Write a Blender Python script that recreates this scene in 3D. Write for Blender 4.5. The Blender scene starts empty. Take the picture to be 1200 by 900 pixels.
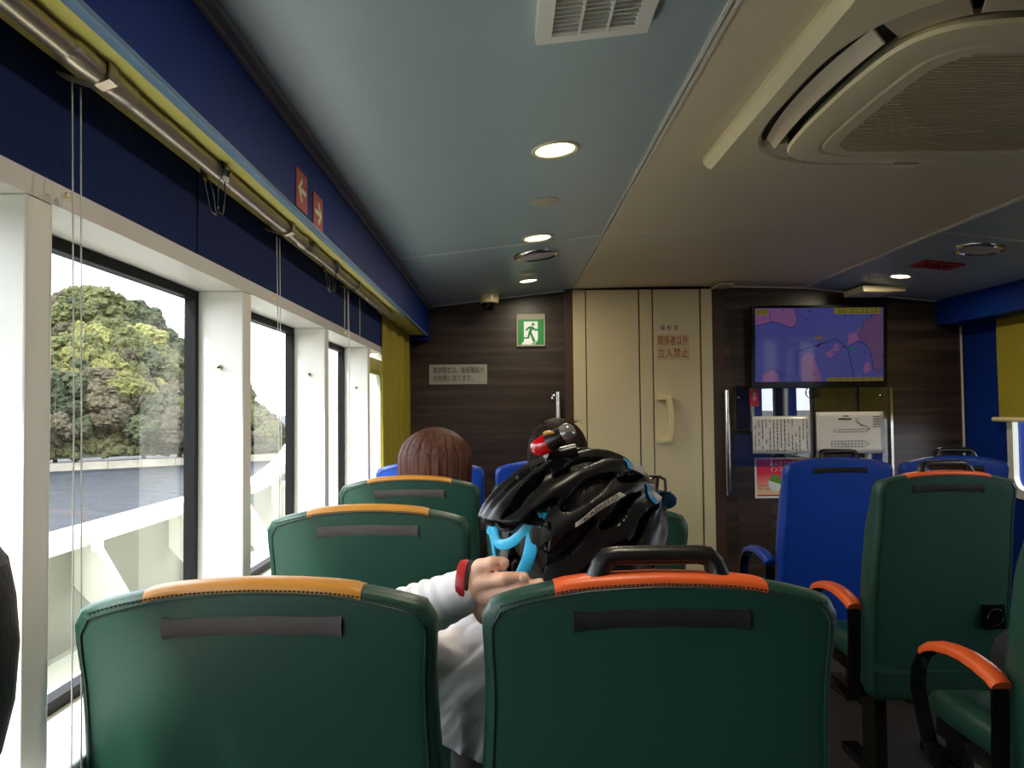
import bpy, bmesh, math, random
from mathutils import Vector, Matrix, noise
random.seed(7)
PI = math.pi
S = bpy.context.scene
COL = S.collection

# ------------------------------------------------------------------ camera
EYE = 1.30            # camera height above the cabin floor
cam_d = bpy.data.cameras.new('camera'); cam_d.sensor_width = 36; cam_d.lens = 27.0
cam_d.clip_start = 0.02; cam_d.clip_end = 2000
cam = bpy.data.objects.new('camera', cam_d); COL.objects.link(cam)
yv = Vector((-8/900, -30/900, -1)).normalized()
xv = Vector((1, 0.010, 0)); xv = (xv - yv*xv.dot(yv)).normalized()
zv = xv.cross(yv)
cam.matrix_world = Matrix.Translation((0, 0, EYE)) @ Matrix((xv, yv, zv)).to_4x4()
S.camera = cam

def W(px, py, Y):
    """point of the cabin seen at a place of the frame, at distance Y ahead"""
    a = (px-592) - .01*(py-480); b = (py-480) + .01*(px-592)
    return Vector((a*Y/900, Y, EYE - b*Y/900))

# ------------------------------------------------------------------ light, sky, exposure
SKY = 7.2
w = bpy.data.worlds.new('sky'); S.world = w; w.use_nodes = True
nt = w.node_tree; N = nt.nodes; L = nt.links
for n in list(N): N.remove(n)
out = N.new('ShaderNodeOutputWorld'); bg = N.new('ShaderNodeBackground')
tc = N.new('ShaderNodeTexCoord'); mp = N.new('ShaderNodeMapping'); mp.inputs['Scale'].default_value = (1, 1, 2.2)
nz = N.new('ShaderNodeTexNoise'); nz.inputs['Scale'].default_value = 2.2; nz.inputs['Detail'].default_value = 5
rp = N.new('ShaderNodeValToRGB')
rp.color_ramp.elements[0].position = .35; rp.color_ramp.elements[0].color = (.74, .78, .90, 1)
rp.color_ramp.elements[1].position = .65; rp.color_ramp.elements[1].color = (.98, .98, 1.0, 1)
L.new(tc.outputs['Generated'], mp.inputs['Vector']); L.new(mp.outputs[0], nz.inputs['Vector'])
L.new(nz.outputs[0], rp.inputs[0]); L.new(rp.outputs[0], bg.inputs[0]); bg.inputs[1].default_value = SKY
L.new(bg.outputs[0], out.inputs[0])

sun_d = bpy.data.lights.new('sun', 'SUN'); sun_d.energy = 10.0; sun_d.angle = math.radians(6); sun_d.color = (1, .95, .86)
sun = bpy.data.objects.new('sun', sun_d); COL.objects.link(sun)
sun.rotation_euler = Vector((-.36, -.52, .77)).to_track_quat('Z', 'Y').to_euler()

vs = S.view_settings; vs.view_transform = 'Standard'; vs.look = 'None'; vs.gamma = 1; vs.exposure = 0.0
vs.use_curve_mapping = False
S.cycles.transparent_max_bounces = 24; S.cycles.max_bounces = 10; S.cycles.diffuse_bounces = 6
S.cycles.caustics_reflective = False; S.cycles.caustics_refractive = False

# ------------------------------------------------------------------ materials
def lin(c):
    return tuple(((v/255)/12.92 if v/255 <= .04045 else ((v/255+.055)/1.055)**2.4) for v in c)
def hexc(r, g, b): return lin((r, g, b))
MATS = {}
def mat(name, col, rough=.5, metal=0., spec=.5, bump=0., bscale=200., vary=0., vscale=6., emit=None, estr=0.,
        stretch=None, coat=0., alpha=1., trans=0.):
    if name in MATS: return MATS[name]
    m = bpy.data.materials.new(name); m.use_nodes = True
    nt = m.node_tree; p = nt.nodes['Principled BSDF']
    p.inputs['Base Color'].default_value = (*col, 1); p.inputs['Roughness'].default_value = rough
    p.inputs['Metallic'].default_value = metal; p.inputs['Specular IOR Level'].default_value = spec
    p.inputs['Coat Weight'].default_value = coat; p.inputs['Alpha'].default_value = alpha
    p.inputs['Transmission Weight'].default_value = trans
    if emit: p.inputs['Emission Color'].default_value = (*emit, 1); p.inputs['Emission Strength'].default_value = estr
    tc = nt.nodes.new('ShaderNodeTexCoord'); mp = nt.nodes.new('ShaderNodeMapping')
    nt.links.new(tc.outputs['Object'], mp.inputs[0])
    if stretch: mp.inputs['Scale'].default_value = stretch
    if vary:
        n = nt.nodes.new('ShaderNodeTexNoise'); n.inputs['Scale'].default_value = vscale; n.inputs['Detail'].default_value = 5
        r = nt.nodes.new('ShaderNodeValToRGB')
        r.color_ramp.elements[0].position = .3; r.color_ramp.elements[1].position = .7
        r.color_ramp.elements[0].color = (*[c*(1-vary) for c in col], 1)
        r.color_ramp.elements[1].color = (*[min(1, c*(1+vary)) for c in col], 1)
        nt.links.new(mp.outputs[0], n.inputs['Vector']); nt.links.new(n.outputs[0], r.inputs[0])
        nt.links.new(r.outputs[0], p.inputs['Base Color'])
    if bump:
        n = nt.nodes.new('ShaderNodeTexNoise'); n.inputs['Scale'].default_value = bscale; n.inputs['Detail'].default_value = 3
        b = nt.nodes.new('ShaderNodeBump'); b.inputs['Strength'].default_value = bump; b.inputs['Distance'].default_value = .01
        nt.links.new(mp.outputs[0], n.inputs['Vector']); nt.links.new(n.outputs[0], b.inputs['Height'])
        nt.links.new(b.outputs[0], p.inputs['Normal'])
    MATS[name] = m
    return m

def wood_mat():
    m = mat('dark_wood_laminate', (.05, .033, .022), .35)
    nt = m.node_tree; p = nt.nodes['Principled BSDF']
    tc = nt.nodes.new('ShaderNodeTexCoord'); mp = nt.nodes.new('ShaderNodeMapping')
    mp.inputs['Scale'].default_value = (.55, .55, 13)
    n = nt.nodes.new('ShaderNodeTexNoise'); n.inputs['Scale'].default_value = 1.6; n.inputs['Detail'].default_value = 8; n.inputs['Roughness'].default_value = .65
    r = nt.nodes.new('ShaderNodeValToRGB'); e = r.color_ramp.elements
    e[0].position = .28; e[0].color = (.016, .010, .007, 1); e[1].position = .72; e[1].color = (.098, .066, .046, 1)
    k = e.new(.5); k.color = (.042, .027, .019, 1)
    nt.links.new(tc.outputs['Object'], mp.inputs[0]); nt.links.new(mp.outputs[0], n.inputs['Vector'])
    nt.links.new(n.outputs[0], r.inputs[0]); nt.links.new(r.outputs[0], p.inputs['Base Color'])
    return m

def glass_mat(name, tint=(.93, .95, .95), ior=1.45, extra=0.):
    m = bpy.data.materials.new(name); m.use_nodes = True
    nt = m.node_tree
    for n in list(nt.nodes): nt.nodes.remove(n)
    o = nt.nodes.new('ShaderNodeOutputMaterial'); mx = nt.nodes.new('ShaderNodeMixShader')
    t = nt.nodes.new('ShaderNodeBsdfTransparent'); t.inputs[0].default_value = (*tint, 1)
    g = nt.nodes.new('ShaderNodeBsdfGlossy'); g.inputs['Roughness'].default_value = .0
    f = nt.nodes.new('ShaderNodeFresnel'); f.inputs[0].default_value = ior
    ad = nt.nodes.new('ShaderNodeMath'); ad.operation = 'ADD'; ad.inputs[1].default_value = extra
    ge = nt.nodes.new('ShaderNodeNewGeometry'); iv = nt.nodes.new('ShaderNodeMath'); iv.operation = 'SUBTRACT'; iv.inputs[0].default_value = 1
    mu = nt.nodes.new('ShaderNodeMath'); mu.operation = 'MULTIPLY'      # a thin pane: only the face met first reflects
    nt.links.new(ge.outputs['Backfacing'], iv.inputs[1]); nt.links.new(f.outputs[0], ad.inputs[0])
    nt.links.new(ad.outputs[0], mu.inputs[0]); nt.links.new(iv.outputs[0], mu.inputs[1]); nt.links.new(mu.outputs[0], mx.inputs[0])
    nt.links.new(t.outputs[0], mx.inputs[1]); nt.links.new(g.outputs[0], mx.inputs[2]); nt.links.new(mx.outputs[0], o.inputs[0])
    MATS[name] = m
    return m

M = dict(
    navy=mat('navy_panel', hexc(0, 42, 120), .6, spec=.18, vary=.06, vscale=3),
    navy_cloth=mat('navy_valance', hexc(2, 32, 88), .8, spec=.2, bump=.1, bscale=400),
    lip=mat('pale_blue_edge', hexc(105, 140, 175), .3),
    underside=mat('yellowed_soffit', hexc(226, 214, 110), .5),
    ceil_blue=mat('ceiling_blue_grey', hexc(166, 183, 188), .36, vary=.03, vscale=2),
    ceil_beige=mat('ceiling_beige', hexc(230, 214, 182), .5, vary=.03, vscale=2),
    strip=mat('aluminium_strip_sheen', hexc(226, 222, 210), .3),  # near-white colour carries the window reflection seen on the trim
    white=mat('white_paint', hexc(236, 234, 226), .4, bump=.05, bscale=60),
    white_trim=mat('shaded_white_trim', hexc(205, 200, 196), .4),  # white-painted trim, its shade put into a greyer colour
    cream=mat('cream_door', hexc(218, 206, 166), .38, vary=.04, vscale=3),
    cream_dark=mat('cream_seam', hexc(70, 62, 46), .6),
    cream_plastic=mat('cream_plastic', hexc(232, 222, 170), .22),
    brown=mat('brown_trim', hexc(74, 54, 40), .4),
    floor=mat('dark_floor', hexc(52, 46, 42), .55, vary=.15, vscale=20, bump=.1, bscale=90),
    black=mat('black_rubber', hexc(18, 18, 20), .5),
    black_gloss=mat('black_gloss_paint', hexc(10, 10, 11), .14),
    black_plastic=mat('black_plastic', hexc(24, 22, 22), .32, bump=.05, bscale=300),
    pocket=mat('black_pocket_sheen', hexc(76, 70, 67), .8, bump=.2, bscale=500),  # black strip, window sheen put into the paler colour
    pocket_dark=mat('black_pocket_shaded', hexc(17, 16, 16), .75, bump=.2, bscale=500),  # same black strip on dimmer seats, shade put into the colour
    green=mat('green_vinyl', hexc(26, 65, 51), .42, bump=.10, bscale=330, vary=.05, vscale=8),
    green_dark=mat('green_piping', hexc(24, 52, 42), .45),
    blue=mat('blue_vinyl', hexc(12, 62, 160), .38, bump=.10, bscale=330, vary=.05, vscale=8),
    blue_dark=mat('blue_piping', hexc(16, 54, 130), .45),
    orange_glare=mat('orange_vinyl_glare', hexc(196, 132, 50), .33, bump=.08, bscale=330, vary=.06, vscale=8),  # same orange vinyl, window glare put into a yellower colour
    orange=mat('orange_vinyl', hexc(226, 94, 38), .38, bump=.08, bscale=330, vary=.05, vscale=8),
    thread=mat('dark_thread', hexc(20, 34, 30), .8),
    steel=mat('chrome', hexc(215, 210, 200), .12, 1.),
    pipe=mat('brushed_tube', hexc(205, 188, 168), .33, .75),
    yellow=mat('yellow_curtain', hexc(150, 138, 32), .8, bump=.15, bscale=250, vary=.05, vscale=4),
    paper=mat('paper', hexc(225, 222, 214), .35, coat=.6),
    ink=mat('ink', hexc(30, 28, 28), .7),
    red_ink=mat('red_ink', hexc(170, 30, 34), .6),
    sign_red=mat('sign_red', hexc(176, 58, 48), .5),
    luminous=mat('sign_cream', hexc(226, 222, 180), .5),
    skin=mat('skin', hexc(238, 186, 156), .48, vary=.06, vscale=25, bump=.05, bscale=350),
    nail=mat('nail', hexc(238, 194, 176), .25),
    shirt=mat('white_shirt', hexc(244, 241, 244), .75, bump=.12, bscale=700),
    dark_cloth=mat('dark_cloth', hexc(30, 30, 34), .85, bump=.2, bscale=400),
    grey_cloth=mat('grey_cloth', hexc(86, 84, 90), .85, bump=.2, bscale=400),
    red_band=mat('red_silicone', hexc(178, 34, 38), .4),
    wood=wood_mat(),
)
M['pane'] = glass_mat('window_glass')
M['acrylic'] = glass_mat('acrylic_sheet', (.8, .8, .8), 1.5, .22)

# ------------------------------------------------------------------ mesh helper
def rotm(axis, ang): return Matrix.Rotation(ang, 3, axis)
WLOC = {}
class MB:
    def __init__(s): s.v = []; s.f = []
    def add(s, vs, fs):
        o = len(s.v); s.v += [Vector(p) for p in vs]; s.f += [tuple(i+o for i in f) for f in fs]; return s
    def box(s, x0, x1, y0, y1, z0, z1):
        return s.add([(x0,y0,z0),(x1,y0,z0),(x1,y1,z0),(x0,y1,z0),(x0,y0,z1),(x1,y0,z1),(x1,y1,z1),(x0,y1,z1)],
            [(0,3,2,1),(4,5,6,7),(0,1,5,4),(1,2,6,5),(2,3,7,6),(3,0,4,7)])
    def tube(s, path, r, n=10, closed=False, caps=True, sx=1., up=None):
        P = [Vector(p) for p in path]; k = len(P)
        R = r if isinstance(r, (list, tuple)) else [r]*k
        rings = []; u = None
        for i in range(k):
            if closed: t = P[(i+1) % k]-P[i-1]
            else: t = P[min(i+1, k-1)]-P[max(i-1, 0)]
            t.normalize()
            if up is not None: u = Vector(up) - t*t.dot(Vector(up))
            elif u is None:
                u = Vector((0,0,1)) if abs(t.z) < .9 else Vector((1,0,0)); u = u - t*u.dot(t)
            else: u = u - t*u.dot(t)
            u.normalize(); b = t.cross(u)
            rings.append([P[i] + (u*math.cos(2*PI*j/n) + b*math.sin(2*PI*j/n)*sx)*R[i] for j in range(n)])
        return s.loft(rings, closed, caps)
    def band(s, path, w, th, up, closed=False):
        """flat bar: width w along `up`, thickness th"""
        P = [Vector(p) for p in path]; k = len(P); U = Vector(up).normalized(); rings = []
        ws = w if isinstance(w, (list, tuple)) else [w]*k
        for i in range(k):
            t = (P[(i+1) % k]-P[i-1]) if closed else P[min(i+1, k-1)]-P[max(i-1, 0)]
            t.normalize(); u = (U - t*t.dot(U)).normalized(); b = t.cross(u); a = ws[i]/2; h = th/2
            rings.append([P[i]+u*a+b*h, P[i]-u*a+b*h, P[i]-u*a-b*h, P[i]+u*a-b*h])
        return s.loft(rings, closed, True)
    def loft(s, rings, closed=False, caps=True):
        n = len(rings[0]); k = len(rings); o = len(s.v)
        for r in rings: s.v += [Vector(p) for p in r]
        for i in range(k if closed else k-1):
            a = o+i*n; b = o+((i+1) % k)*n
            for j in range(n):
                s.f.append((a+j, a+(j+1) % n, b+(j+1) % n, b+j))
        if caps and not closed:
            s.f.append(tuple(o+j for j in reversed(range(n)))); s.f.append(tuple(o+(k-1)*n+j for j in range(n)))
        return s
    def lathe(s, prof, c, axis='Z', n=24):
        c = Vector(c); rings = []
        for r, h in prof:
            ring = []
            for j in range(n):
                a = 2*PI*j/n; x, y = r*math.cos(a), r*math.sin(a)
                ring.append(c + (Vector((x, y, h)) if axis == 'Z' else Vector((x, -h, y)) if axis == 'Y' else Vector((h, x, y))))
            rings.append(ring)
        return s.loft(rings)
    def prism(s, poly, fn, d0, d1):
        """poly of 2-D points; fn(a, b, d) -> point; closed solid between d0 and d1"""
        n = len(poly); o = len(s.v)
        s.v += [Vector(fn(a, b, d0)) for a, b in poly] + [Vector(fn(a, b, d1)) for a, b in poly]
        s.f.append(tuple(o+j for j in reversed(range(n)))); s.f.append(tuple(o+n+j for j in range(n)))
        for j in range(n): s.f.append((o+j, o+(j+1) % n, o+n+(j+1) % n, o+n+j))
        return s
    def sphere(s, c, r, nu=16, nv=10, sc=(1,1,1)):
        c = Vector(c); rings = []
        for i in range(1, nv):
            a = PI*i/nv
            rings.append([c+Vector((r*sc[0]*math.sin(a)*math.cos(2*PI*j/nu), r*sc[1]*math.sin(a)*math.sin(2*PI*j/nu), r*sc[2]*math.cos(a))) for j in range(nu)])
        return s.loft(rings)
    def mesh(s, name, m, smooth=False, origin=Vector((0,0,0)), fix=True):
        me = bpy.data.meshes.new(name); me.from_pydata([tuple(p-origin) for p in s.v], [], s.f)
        if fix:
            bm = bmesh.new(); bm.from_mesh(me); bmesh.ops.recalc_face_normals(bm, faces=bm.faces); bm.to_mesh(me); bm.free()
        if m: me.materials.append(m)
        if smooth:
            me.polygons.foreach_set('use_smooth', [True]*len(me.polygons))
        return me
    def base(s):
        xs = [p.x for p in s.v]; ys = [p.y for p in s.v]; zs = [p.z for p in s.v]
        return Vector(((min(xs)+max(xs))/2, (min(ys)+max(ys))/2, min(zs)))
    def build(s, name, m, parent=None, smooth=False, bevel=0., origin=None):
        if origin is None: origin = WLOC.get(parent.name, Vector((0,0,0))) if parent else s.base()
        me = s.mesh(name, m, smooth, origin)
        ob = link(name, me, parent, Vector((0,0,0)) if parent else origin)
        if smooth: sharp(me)
        if bevel:
            b = ob.modifiers.new('bevel', 'BEVEL'); b.width = bevel; b.segments = 2; b.limit_method = 'ANGLE'; b.angle_limit = .6
        return ob
def sharp(me, ang=50):
    bm = bmesh.new(); bm.from_mesh(me)
    for e in bm.edges:
        if len(e.link_faces) == 2 and e.calc_face_angle(0) > math.radians(ang): e.smooth = False
    bm.to_mesh(me); bm.free()
def link(name, data, parent=None, loc=None):
    ob = bpy.data.objects.new(name, data); COL.objects.link(ob)
    if loc is not None: ob.location = loc
    if parent: ob.parent = parent
    WLOC[ob.name] = (WLOC.get(parent.name, Vector((0,0,0))) if parent else Vector((0,0,0))) + (Vector(loc) if loc is not None else Vector((0,0,0)))
    return ob
def thing(name, label, cat, loc=(0,0,0), group=None):
    o = link(name, None, None, Vector(loc)); o.empty_display_size = .05
    return tag(o, label, cat, group)
def tag(o, label, cat, group=None):
    o['label'] = label; o['category'] = cat
    if group: o['group'] = group
    return o
def struct(o, label=None):
    o['kind'] = 'structure'
    if label: o['label'] = label
    return o
def setting(name, loc=(0,0,0), label=None): return struct(link(name, None, None, Vector(loc)), label)
def stuff(o): o['kind'] = 'stuff'; return o
def textmesh(body, size, m, p, name, parent, rot=(PI/2, 0, 0), depth=.0004, sx=1., align='LEFT', fit=None):
    c = bpy.data.curves.new('t', 'FONT'); c.body = body; c.size = size; c.extrude = depth; c.align_x = align; c.align_y = 'CENTER'
    c.resolution_u = 2
    o = bpy.data.objects.new('t', c); COL.objects.link(o)
    dg = bpy.context.evaluated_depsgraph_get(); me = bpy.data.meshes.new_from_object(o.evaluated_get(dg))
    bpy.data.objects.remove(o); bpy.data.curves.remove(c)
    if fit:
        xs_ = [v.co.x for v in me.vertices]; sx = fit/(max(xs_)-min(xs_))
    R = Matrix.Translation(Vector(p) - (WLOC.get(parent.name, Vector((0,0,0))) if parent else Vector((0,0,0)))) @ Matrix((rot if isinstance(rot, Matrix) else __import__('mathutils').Euler(rot).to_matrix())).to_4x4() @ Matrix.Diagonal((sx, 1, 1, 1))
    me.transform(R); me.materials.clear(); me.materials.append(m); me.name = name
    return link(name, me, parent, Vector((0,0,0)))

# ================================================================== SETTING
YF, YB = 4.80, -2.60            # forward bulkhead, aft end of the cabin
XL, XR, XC = -.58, 2.89, 1.155  # inner faces of the side walls, cabin centre line
def zc(X):                      # cambered ceiling height
    d = abs(X-XC)
    if d < .725: return EYE + .762 - .012*(d/.725)**2
    return EYE + .75 - .111*(d-.725)

MB().box(-.9, 3.2, YB, YF+.1, -.06, 0).build('floor', M['floor']); struct(bpy.data.objects['floor'])
ceiling = setting('ceiling')
def ceil_piece(name, x0, x1, y0, y1, m, n=6, gap=.0025):
    b = MB(); xs = [x0+gap+(x1-x0-2*gap)*i/n for i in range(n+1)]
    pts = [(x, zc(x)) for x in xs] + [(x, zc(x)+.03) for x in reversed(xs)]
    b.prism(pts, lambda a, z, d: (a, d, z), y0+gap, y1-gap); return b.build(name, m, ceiling)
for y0, y1 in ((YB, -.3), (-.3, 1.2), (1.2, 3.28), (3.28, YF)):
    ceil_piece('ceiling_panel', -.47, .43, y0, y1, M['ceil_blue'])
    ceil_piece('ceiling_panel', .43, 1.88, y0, y1, M['ceil_beige'], 10)
    ceil_piece('ceiling_panel', 1.88, 2.78, y0, y1, M['ceil_blue'])
MB().box(-.9, 3.2, YB, YF+.1, EYE+.86, EYE+.9).build('deckhead', M['white'], ceiling)
for X in (.43, 1.88):
    b = MB()
    for dx in (-.008, .007): b.box(X+dx-.004, X+dx+.004, YB, YF-.08, zc(X)-.006, zc(X)+.004)
    b.build('joint_strip', M['strip'], ceiling)
b = MB()
for x0, x1 in ((-.46, .42), (.44, 1.87), (1.89, 2.77)):
    k = 8
    for i in range(k):
        xa, xb = x0+(x1-x0)*i/k, x0+(x1-x0)*(i+1)/k
        b.prism([(xa, zc(xa)-.0030), (xb, zc(xb)-.0030), (xb, zc(xb)+.006), (xa, zc(xa)+.006)], lambda a, z, d: (a, d, z), 3.2755, 3.2845)
b.build('joint_strip', M['strip'], ceiling)
b = MB()
for i in range(8):
    for s0, s1 in ((-.47, .43), (1.37, 2.78)):
        xa, xb = s0+(s1-s0)*i/8, s0+(s1-s0)*(i+1)/8
        b.prism([(xa, zc(xa)-.008), (xb, zc(xb)-.008), (xb, zc(xb)+.006), (xa, zc(xa)+.006)], lambda a, z, d: (a, d, z), YF-.014, YF-.002)
b.build('edge_strip', M['strip'], ceiling)

# ---- left fascia above the windows
fl = setting('trim_1', label='navy fascia over the left windows')
MB().box(-.485, -.47, YB, YF-.12, EYE+.462, zc(-.47)+.02).build('fascia_board', M['navy'], fl)
MB().box(-.484, -.466, YB, YF-.12, EYE+.452, EYE+.462).build('edge_lip', M['lip'], fl, bevel=.003)
MB().box(-.60, -.486, YB, YF-.12, EYE+.459, EYE+.478).build('soffit_board', M['underside'], fl)
b = MB(); b.box(-.478, -.447, YB, YF, zc(-.47)-.014, zc(-.47)+.004); b.box(-.470, -.462, YB, YF, zc(-.47)-.024, zc(-.47)-.012)
b.build('cove_strip', mat('cove_grey', hexc(120, 118, 122), .4), fl)
MB().box(-.60, -.47, YF-.12, YF, EYE+.43, zc(-.47)+.02).build('end_block', M['navy'], fl)
# ---- valance boards behind the curtain rail
va = setting('trim_2', label='navy valance above the left window heads')
for y0, y1 in ((YB, -.2), (-.2, 1.45), (1.45, 2.78), (2.78, 3.07), (3.07, 3.60)):
    MB().box(-.60, -.58, y0+.003, y1-.003, EYE+.300, EYE+.47).build('valance_board', M['navy_cloth'], va)
MB().box(-.66, -.595, YB, YF, EYE+.30, EYE+.60).build('backing_board', M['navy'], va)
b = MB()
for y in (3.07, 2.78): b.box(-.582, -.577, y-.0025, y+.0025, EYE+.302, EYE+.45)
b.build('joint_strip', M['strip'], va)

# ---- left wall: sill, posts, window head
wl = setting('wall_left')
XG = -.69
MB().box(-.72, XL, YB, YF, 0, EYE-.47).build('lower_panel', M['white'], wl)
MB().box(-.75, -.555, YB, 3.62, EYE-.47, EYE-.448).build('sill_board', M['white'], wl, bevel=.004)
MB().box(-.71, XL, YB, 3.62, EYE+.270, EYE+.300).build('head_board', M['white_trim'], wl)
MB().box(-.71, -.66, YB, YF, EYE+.300, EYE+.90).build('upper_panel', M['white'], wl)
POSTS = [.934+.775*k for k in range(-4, 4)]
for k, y in enumerate(POSTS):
    if k < 1: continue
    p = MB().box(-.705, XL-.001, y, y+.055, EYE-.448, EYE+.270).build('window_post', M['white'], wl, bevel=.003)
    sb = MB()
    sb.lathe([(.006, 0), (.006, .004), (.003, .006), (.003, .014), (.005, .018), (.001, .02)], (-.632, y, EYE+.10+(.0 if k % 2 else .02)), 'Y', 10)
    sb.build('coat_hook', M['steel'], p, smooth=True, origin=Vector((0,0,0)))
MB().box(-.80, -.60, 4.12, YF, EYE-.47, EYE+.30).build('corner_panel', M['white'], wl)
MB().box(-.70, XL, YB, POSTS[1], EYE-.47, EYE+.30).build('corner_panel', M['white'], wl)  # unseen solid panel, added over the aftmost window bay to cut its light
M['gasket'] = mat('black_gasket', hexc(10, 10, 12), .6, spec=.2)
nwin = 0
def window_left(y0, y1, z0, z1, inset=0., fm=None):
    global nwin; nwin += 1
    fw = .019
    f = MB()
    f.box(XG-.014, XG+.010, y0, y0+fw, z0, z1); f.box(XG-.014, XG+.010, y1-fw, y1, z0, z1)
    f.box(XG-.014, XG+.010, y0+fw, y1-fw, z0, z0+fw); f.box(XG-.014, XG+.010, y0+fw, y1-fw, z1-fw, z1)
    o = f.build('window_%d' % nwin, fm or M['gasket']); struct(o)
    g = MB().box(XG-.012, XG-.006, y0+fw-.004, y1-fw+.004, z0+fw-.004, z1-fw+.004)
    g.build('pane', M['pane'], o)
for i in range(1, len(POSTS)-1):
    window_left(POSTS[i]+.055, POSTS[i+1], EYE-.447, EYE+.269)
# last left window: rounded light set in a white plate
def round_rect(x0, x1, z0, z1, r, n=6):
    pts = []
    for cx, cz, a0 in ((x1-r, z1-r, 0), (x0+r, z1-r, PI/2), (x0+r, z0+r, PI), (x1-r, z0+r, 1.5*PI)):
        for i in range(n+1):
            a = a0+PI/2*i/n; pts.append((cx+r*math.cos(a), cz+r*math.sin(a)))
    return pts
def ring(b, outer, inner, fn, d0, d1):
    n = len(outer); o = len(b.v)
    for poly in (outer, inner):
        for d in (d0, d1): b.v += [Vector(fn(x, z, d)) for x, z in poly]
    for j in range(n):
        k = (j+1) % n
        b.f += [(o+j, o+k, o+2*n+k, o+2*n+j), (o+n+j, o+3*n+j, o+3*n+k, o+n+k), (o+j, o+n+j, o+n+k, o+k), (o+2*n+j, o+2*n+k, o+3*n+k, o+3*n+j)]
    return b
nwin += 1
yz = lambda a, z, d: (d, a, z)
yA, yB_ = 3.314, 4.12
b = ring(MB(), round_rect(yA, yB_, EYE-.447, EYE+.269, .001), round_rect(yA+.085, yB_-.06, EYE-.40, EYE+.20, .07), yz, -.70, -.665)
wo = b.build('window_%d' % nwin, M['white']); struct(wo)
ring(MB(), round_rect(yA+.075, yB_-.05, EYE-.41, EYE+.21, .08), round_rect(yA+.10, yB_-.075, EYE-.385, EYE+.185, .06), yz, -.672, -.655).build('gasket', mat('cream_gasket', hexc(170, 172, 160), .5), wo)
MB().prism(round_rect(yA+.08, yB_-.055, EYE-.405, EYE+.205, .07), yz, -.690, -.684).build('pane', M['pane'], wo)

# ---- right wall (navy), windows, fascia
wr = setting('wall_right')
RW = [(-1.9, -1.15, 0), (-.8, -.05, 0), (.59, 1.35, 1), (1.66, 2.35, 1), (2.55, 3.25, 0), (3.45, 4.36, 1)]
ZR0, ZR1 = EYE-.50, EYE+.36
MB().box(XR, XR+.12, YB, YF, 0, ZR0).build('lower_panel', M['navy'], wr)
MB().box(XR, XR+.12, YB, YF, ZR1, EYE+.90).build('upper_panel', M['navy'], wr)
edges = [YB]+[e for r in RW for e in r[:2]]+[YF]
for i in range(0, len(edges), 2):
    MB().box(XR, XR+.12, edges[i], edges[i+1], ZR0, ZR1).build('pillar', M['navy'], wr)
for y0, y1, _ in RW:
    nwin += 1
    b = ring(MB(), round_rect(y0-.03, y1+.03, ZR0-.03, ZR1+.03, .10), round_rect(y0+.02, y1-.02, ZR0+.02, ZR1-.02, .08), yz, XR-.012, XR+.02)
    wo = b.build('window_%d' % nwin, mat('cream_frame', hexc(205, 205, 190), .4)); struct(wo)
    MB().prism(round_rect(y0+.012, y1-.012, ZR0+.012, ZR1-.012, .085), yz, XR+.012, XR+.018).build('pane', M['pane'], wo)
fr = setting('trim_3', label='navy fascia over the right windows')
MB().box(2.72, 2.74, YB, YF, EYE+.50, zc(2.74)+.02).build('fascia_board', M['navy'], fr)
MB().box(2.74, XR, YB, YF, EYE+.50, EYE+.515).build('soffit_board', M['navy'], fr)
# ---- aft bulkhead behind the camera
MB().box(-.9, 3.2, YB-.06, YB, 0, EYE+.9).build('wall_back', mat('aft_bulkhead', hexc(56, 44, 36), .5)); struct(bpy.data.objects['wall_back'])

# ---- forward bulkhead: dark laminate either side of the cream door
wf = setting('wall_front')
MB().box(-.9, 3.2, YF+.06, YF+.12, 0, EYE+.90).build('backing_panel', M['brown'], wf)
MB().box(-.80, .415, YF, YF+.06, 0, EYE+.80).build('laminate_panel', M['wood'], wf)
MB().box(1.31, 3.1, YF, YF+.06, 0, EYE+.80).build('laminate_panel', M['wood'], wf)
MB().box(.375, .427, YF-.03, YF+.05, 0, EYE+.76).build('corner_post', M['brown'], wf)
MB().box(1.298, 1.365, YF-.03, YF+.05, 0, EYE+.735).build('corner_post', M['brown'], wf)
MB().box(-.614, -.602, YF-.02, YF, 0, EYE+.46).build('edge_strip', M['strip'], wf)
MB().box(2.868, 2.876, YF-.012, YF, 0, EYE+.5).build('edge_strip', M['strip'], wf)
MB().box(1.30, 1.39, YF-.20, YF-.01, EYE+.742, EYE+.752).build('door_head_strip', M['cream'], wf)

dr = setting('door_1', (.86, YF, 0), 'cream bulkhead door')
ZD = EYE+.742
for x0, x1, y in ((.427, .505, -.03), (.512, .838, -.022), (.846, .922, -.028), (.930, 1.222, -.022), (1.230, 1.298, -.03)):
    MB().box(x0, x1, YF+y, YF+.05, .03, ZD).build('door_panel', M['cream'], dr, bevel=.002)
MB().box(.42, 1.30, YF-.008, YF+.04, 0, ZD).build('seam_backing', M['cream_dark'], dr)
b = MB(); hx = .975
za, zb = W(775, 463, YF-.05).z, W(775, 519, YF-.05).z
b.box(.945, 1.03, YF-.065, YF-.02, za-.03, za); b.box(.945, 1.03, YF-.065, YF-.02, zb, zb+.03)
path = [(1.012+.012*math.sin(PI*i/8), YF-.065-.012*math.sin(PI*i/8), zb+.012+(za-zb-.024)*i/8) for i in range(9)]
b.band(path, .034, .018, (1, 0, 0)); b.build('handle', M['cream_plastic'], dr, bevel=.004)
MB().lathe([(.008, 0), (.008, .004), (.002, .006)], (.885, YF-.028, W(742, 518, YF).z), 'Y', 12).build('latch_button', M['cream_plastic'], dr)

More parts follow.
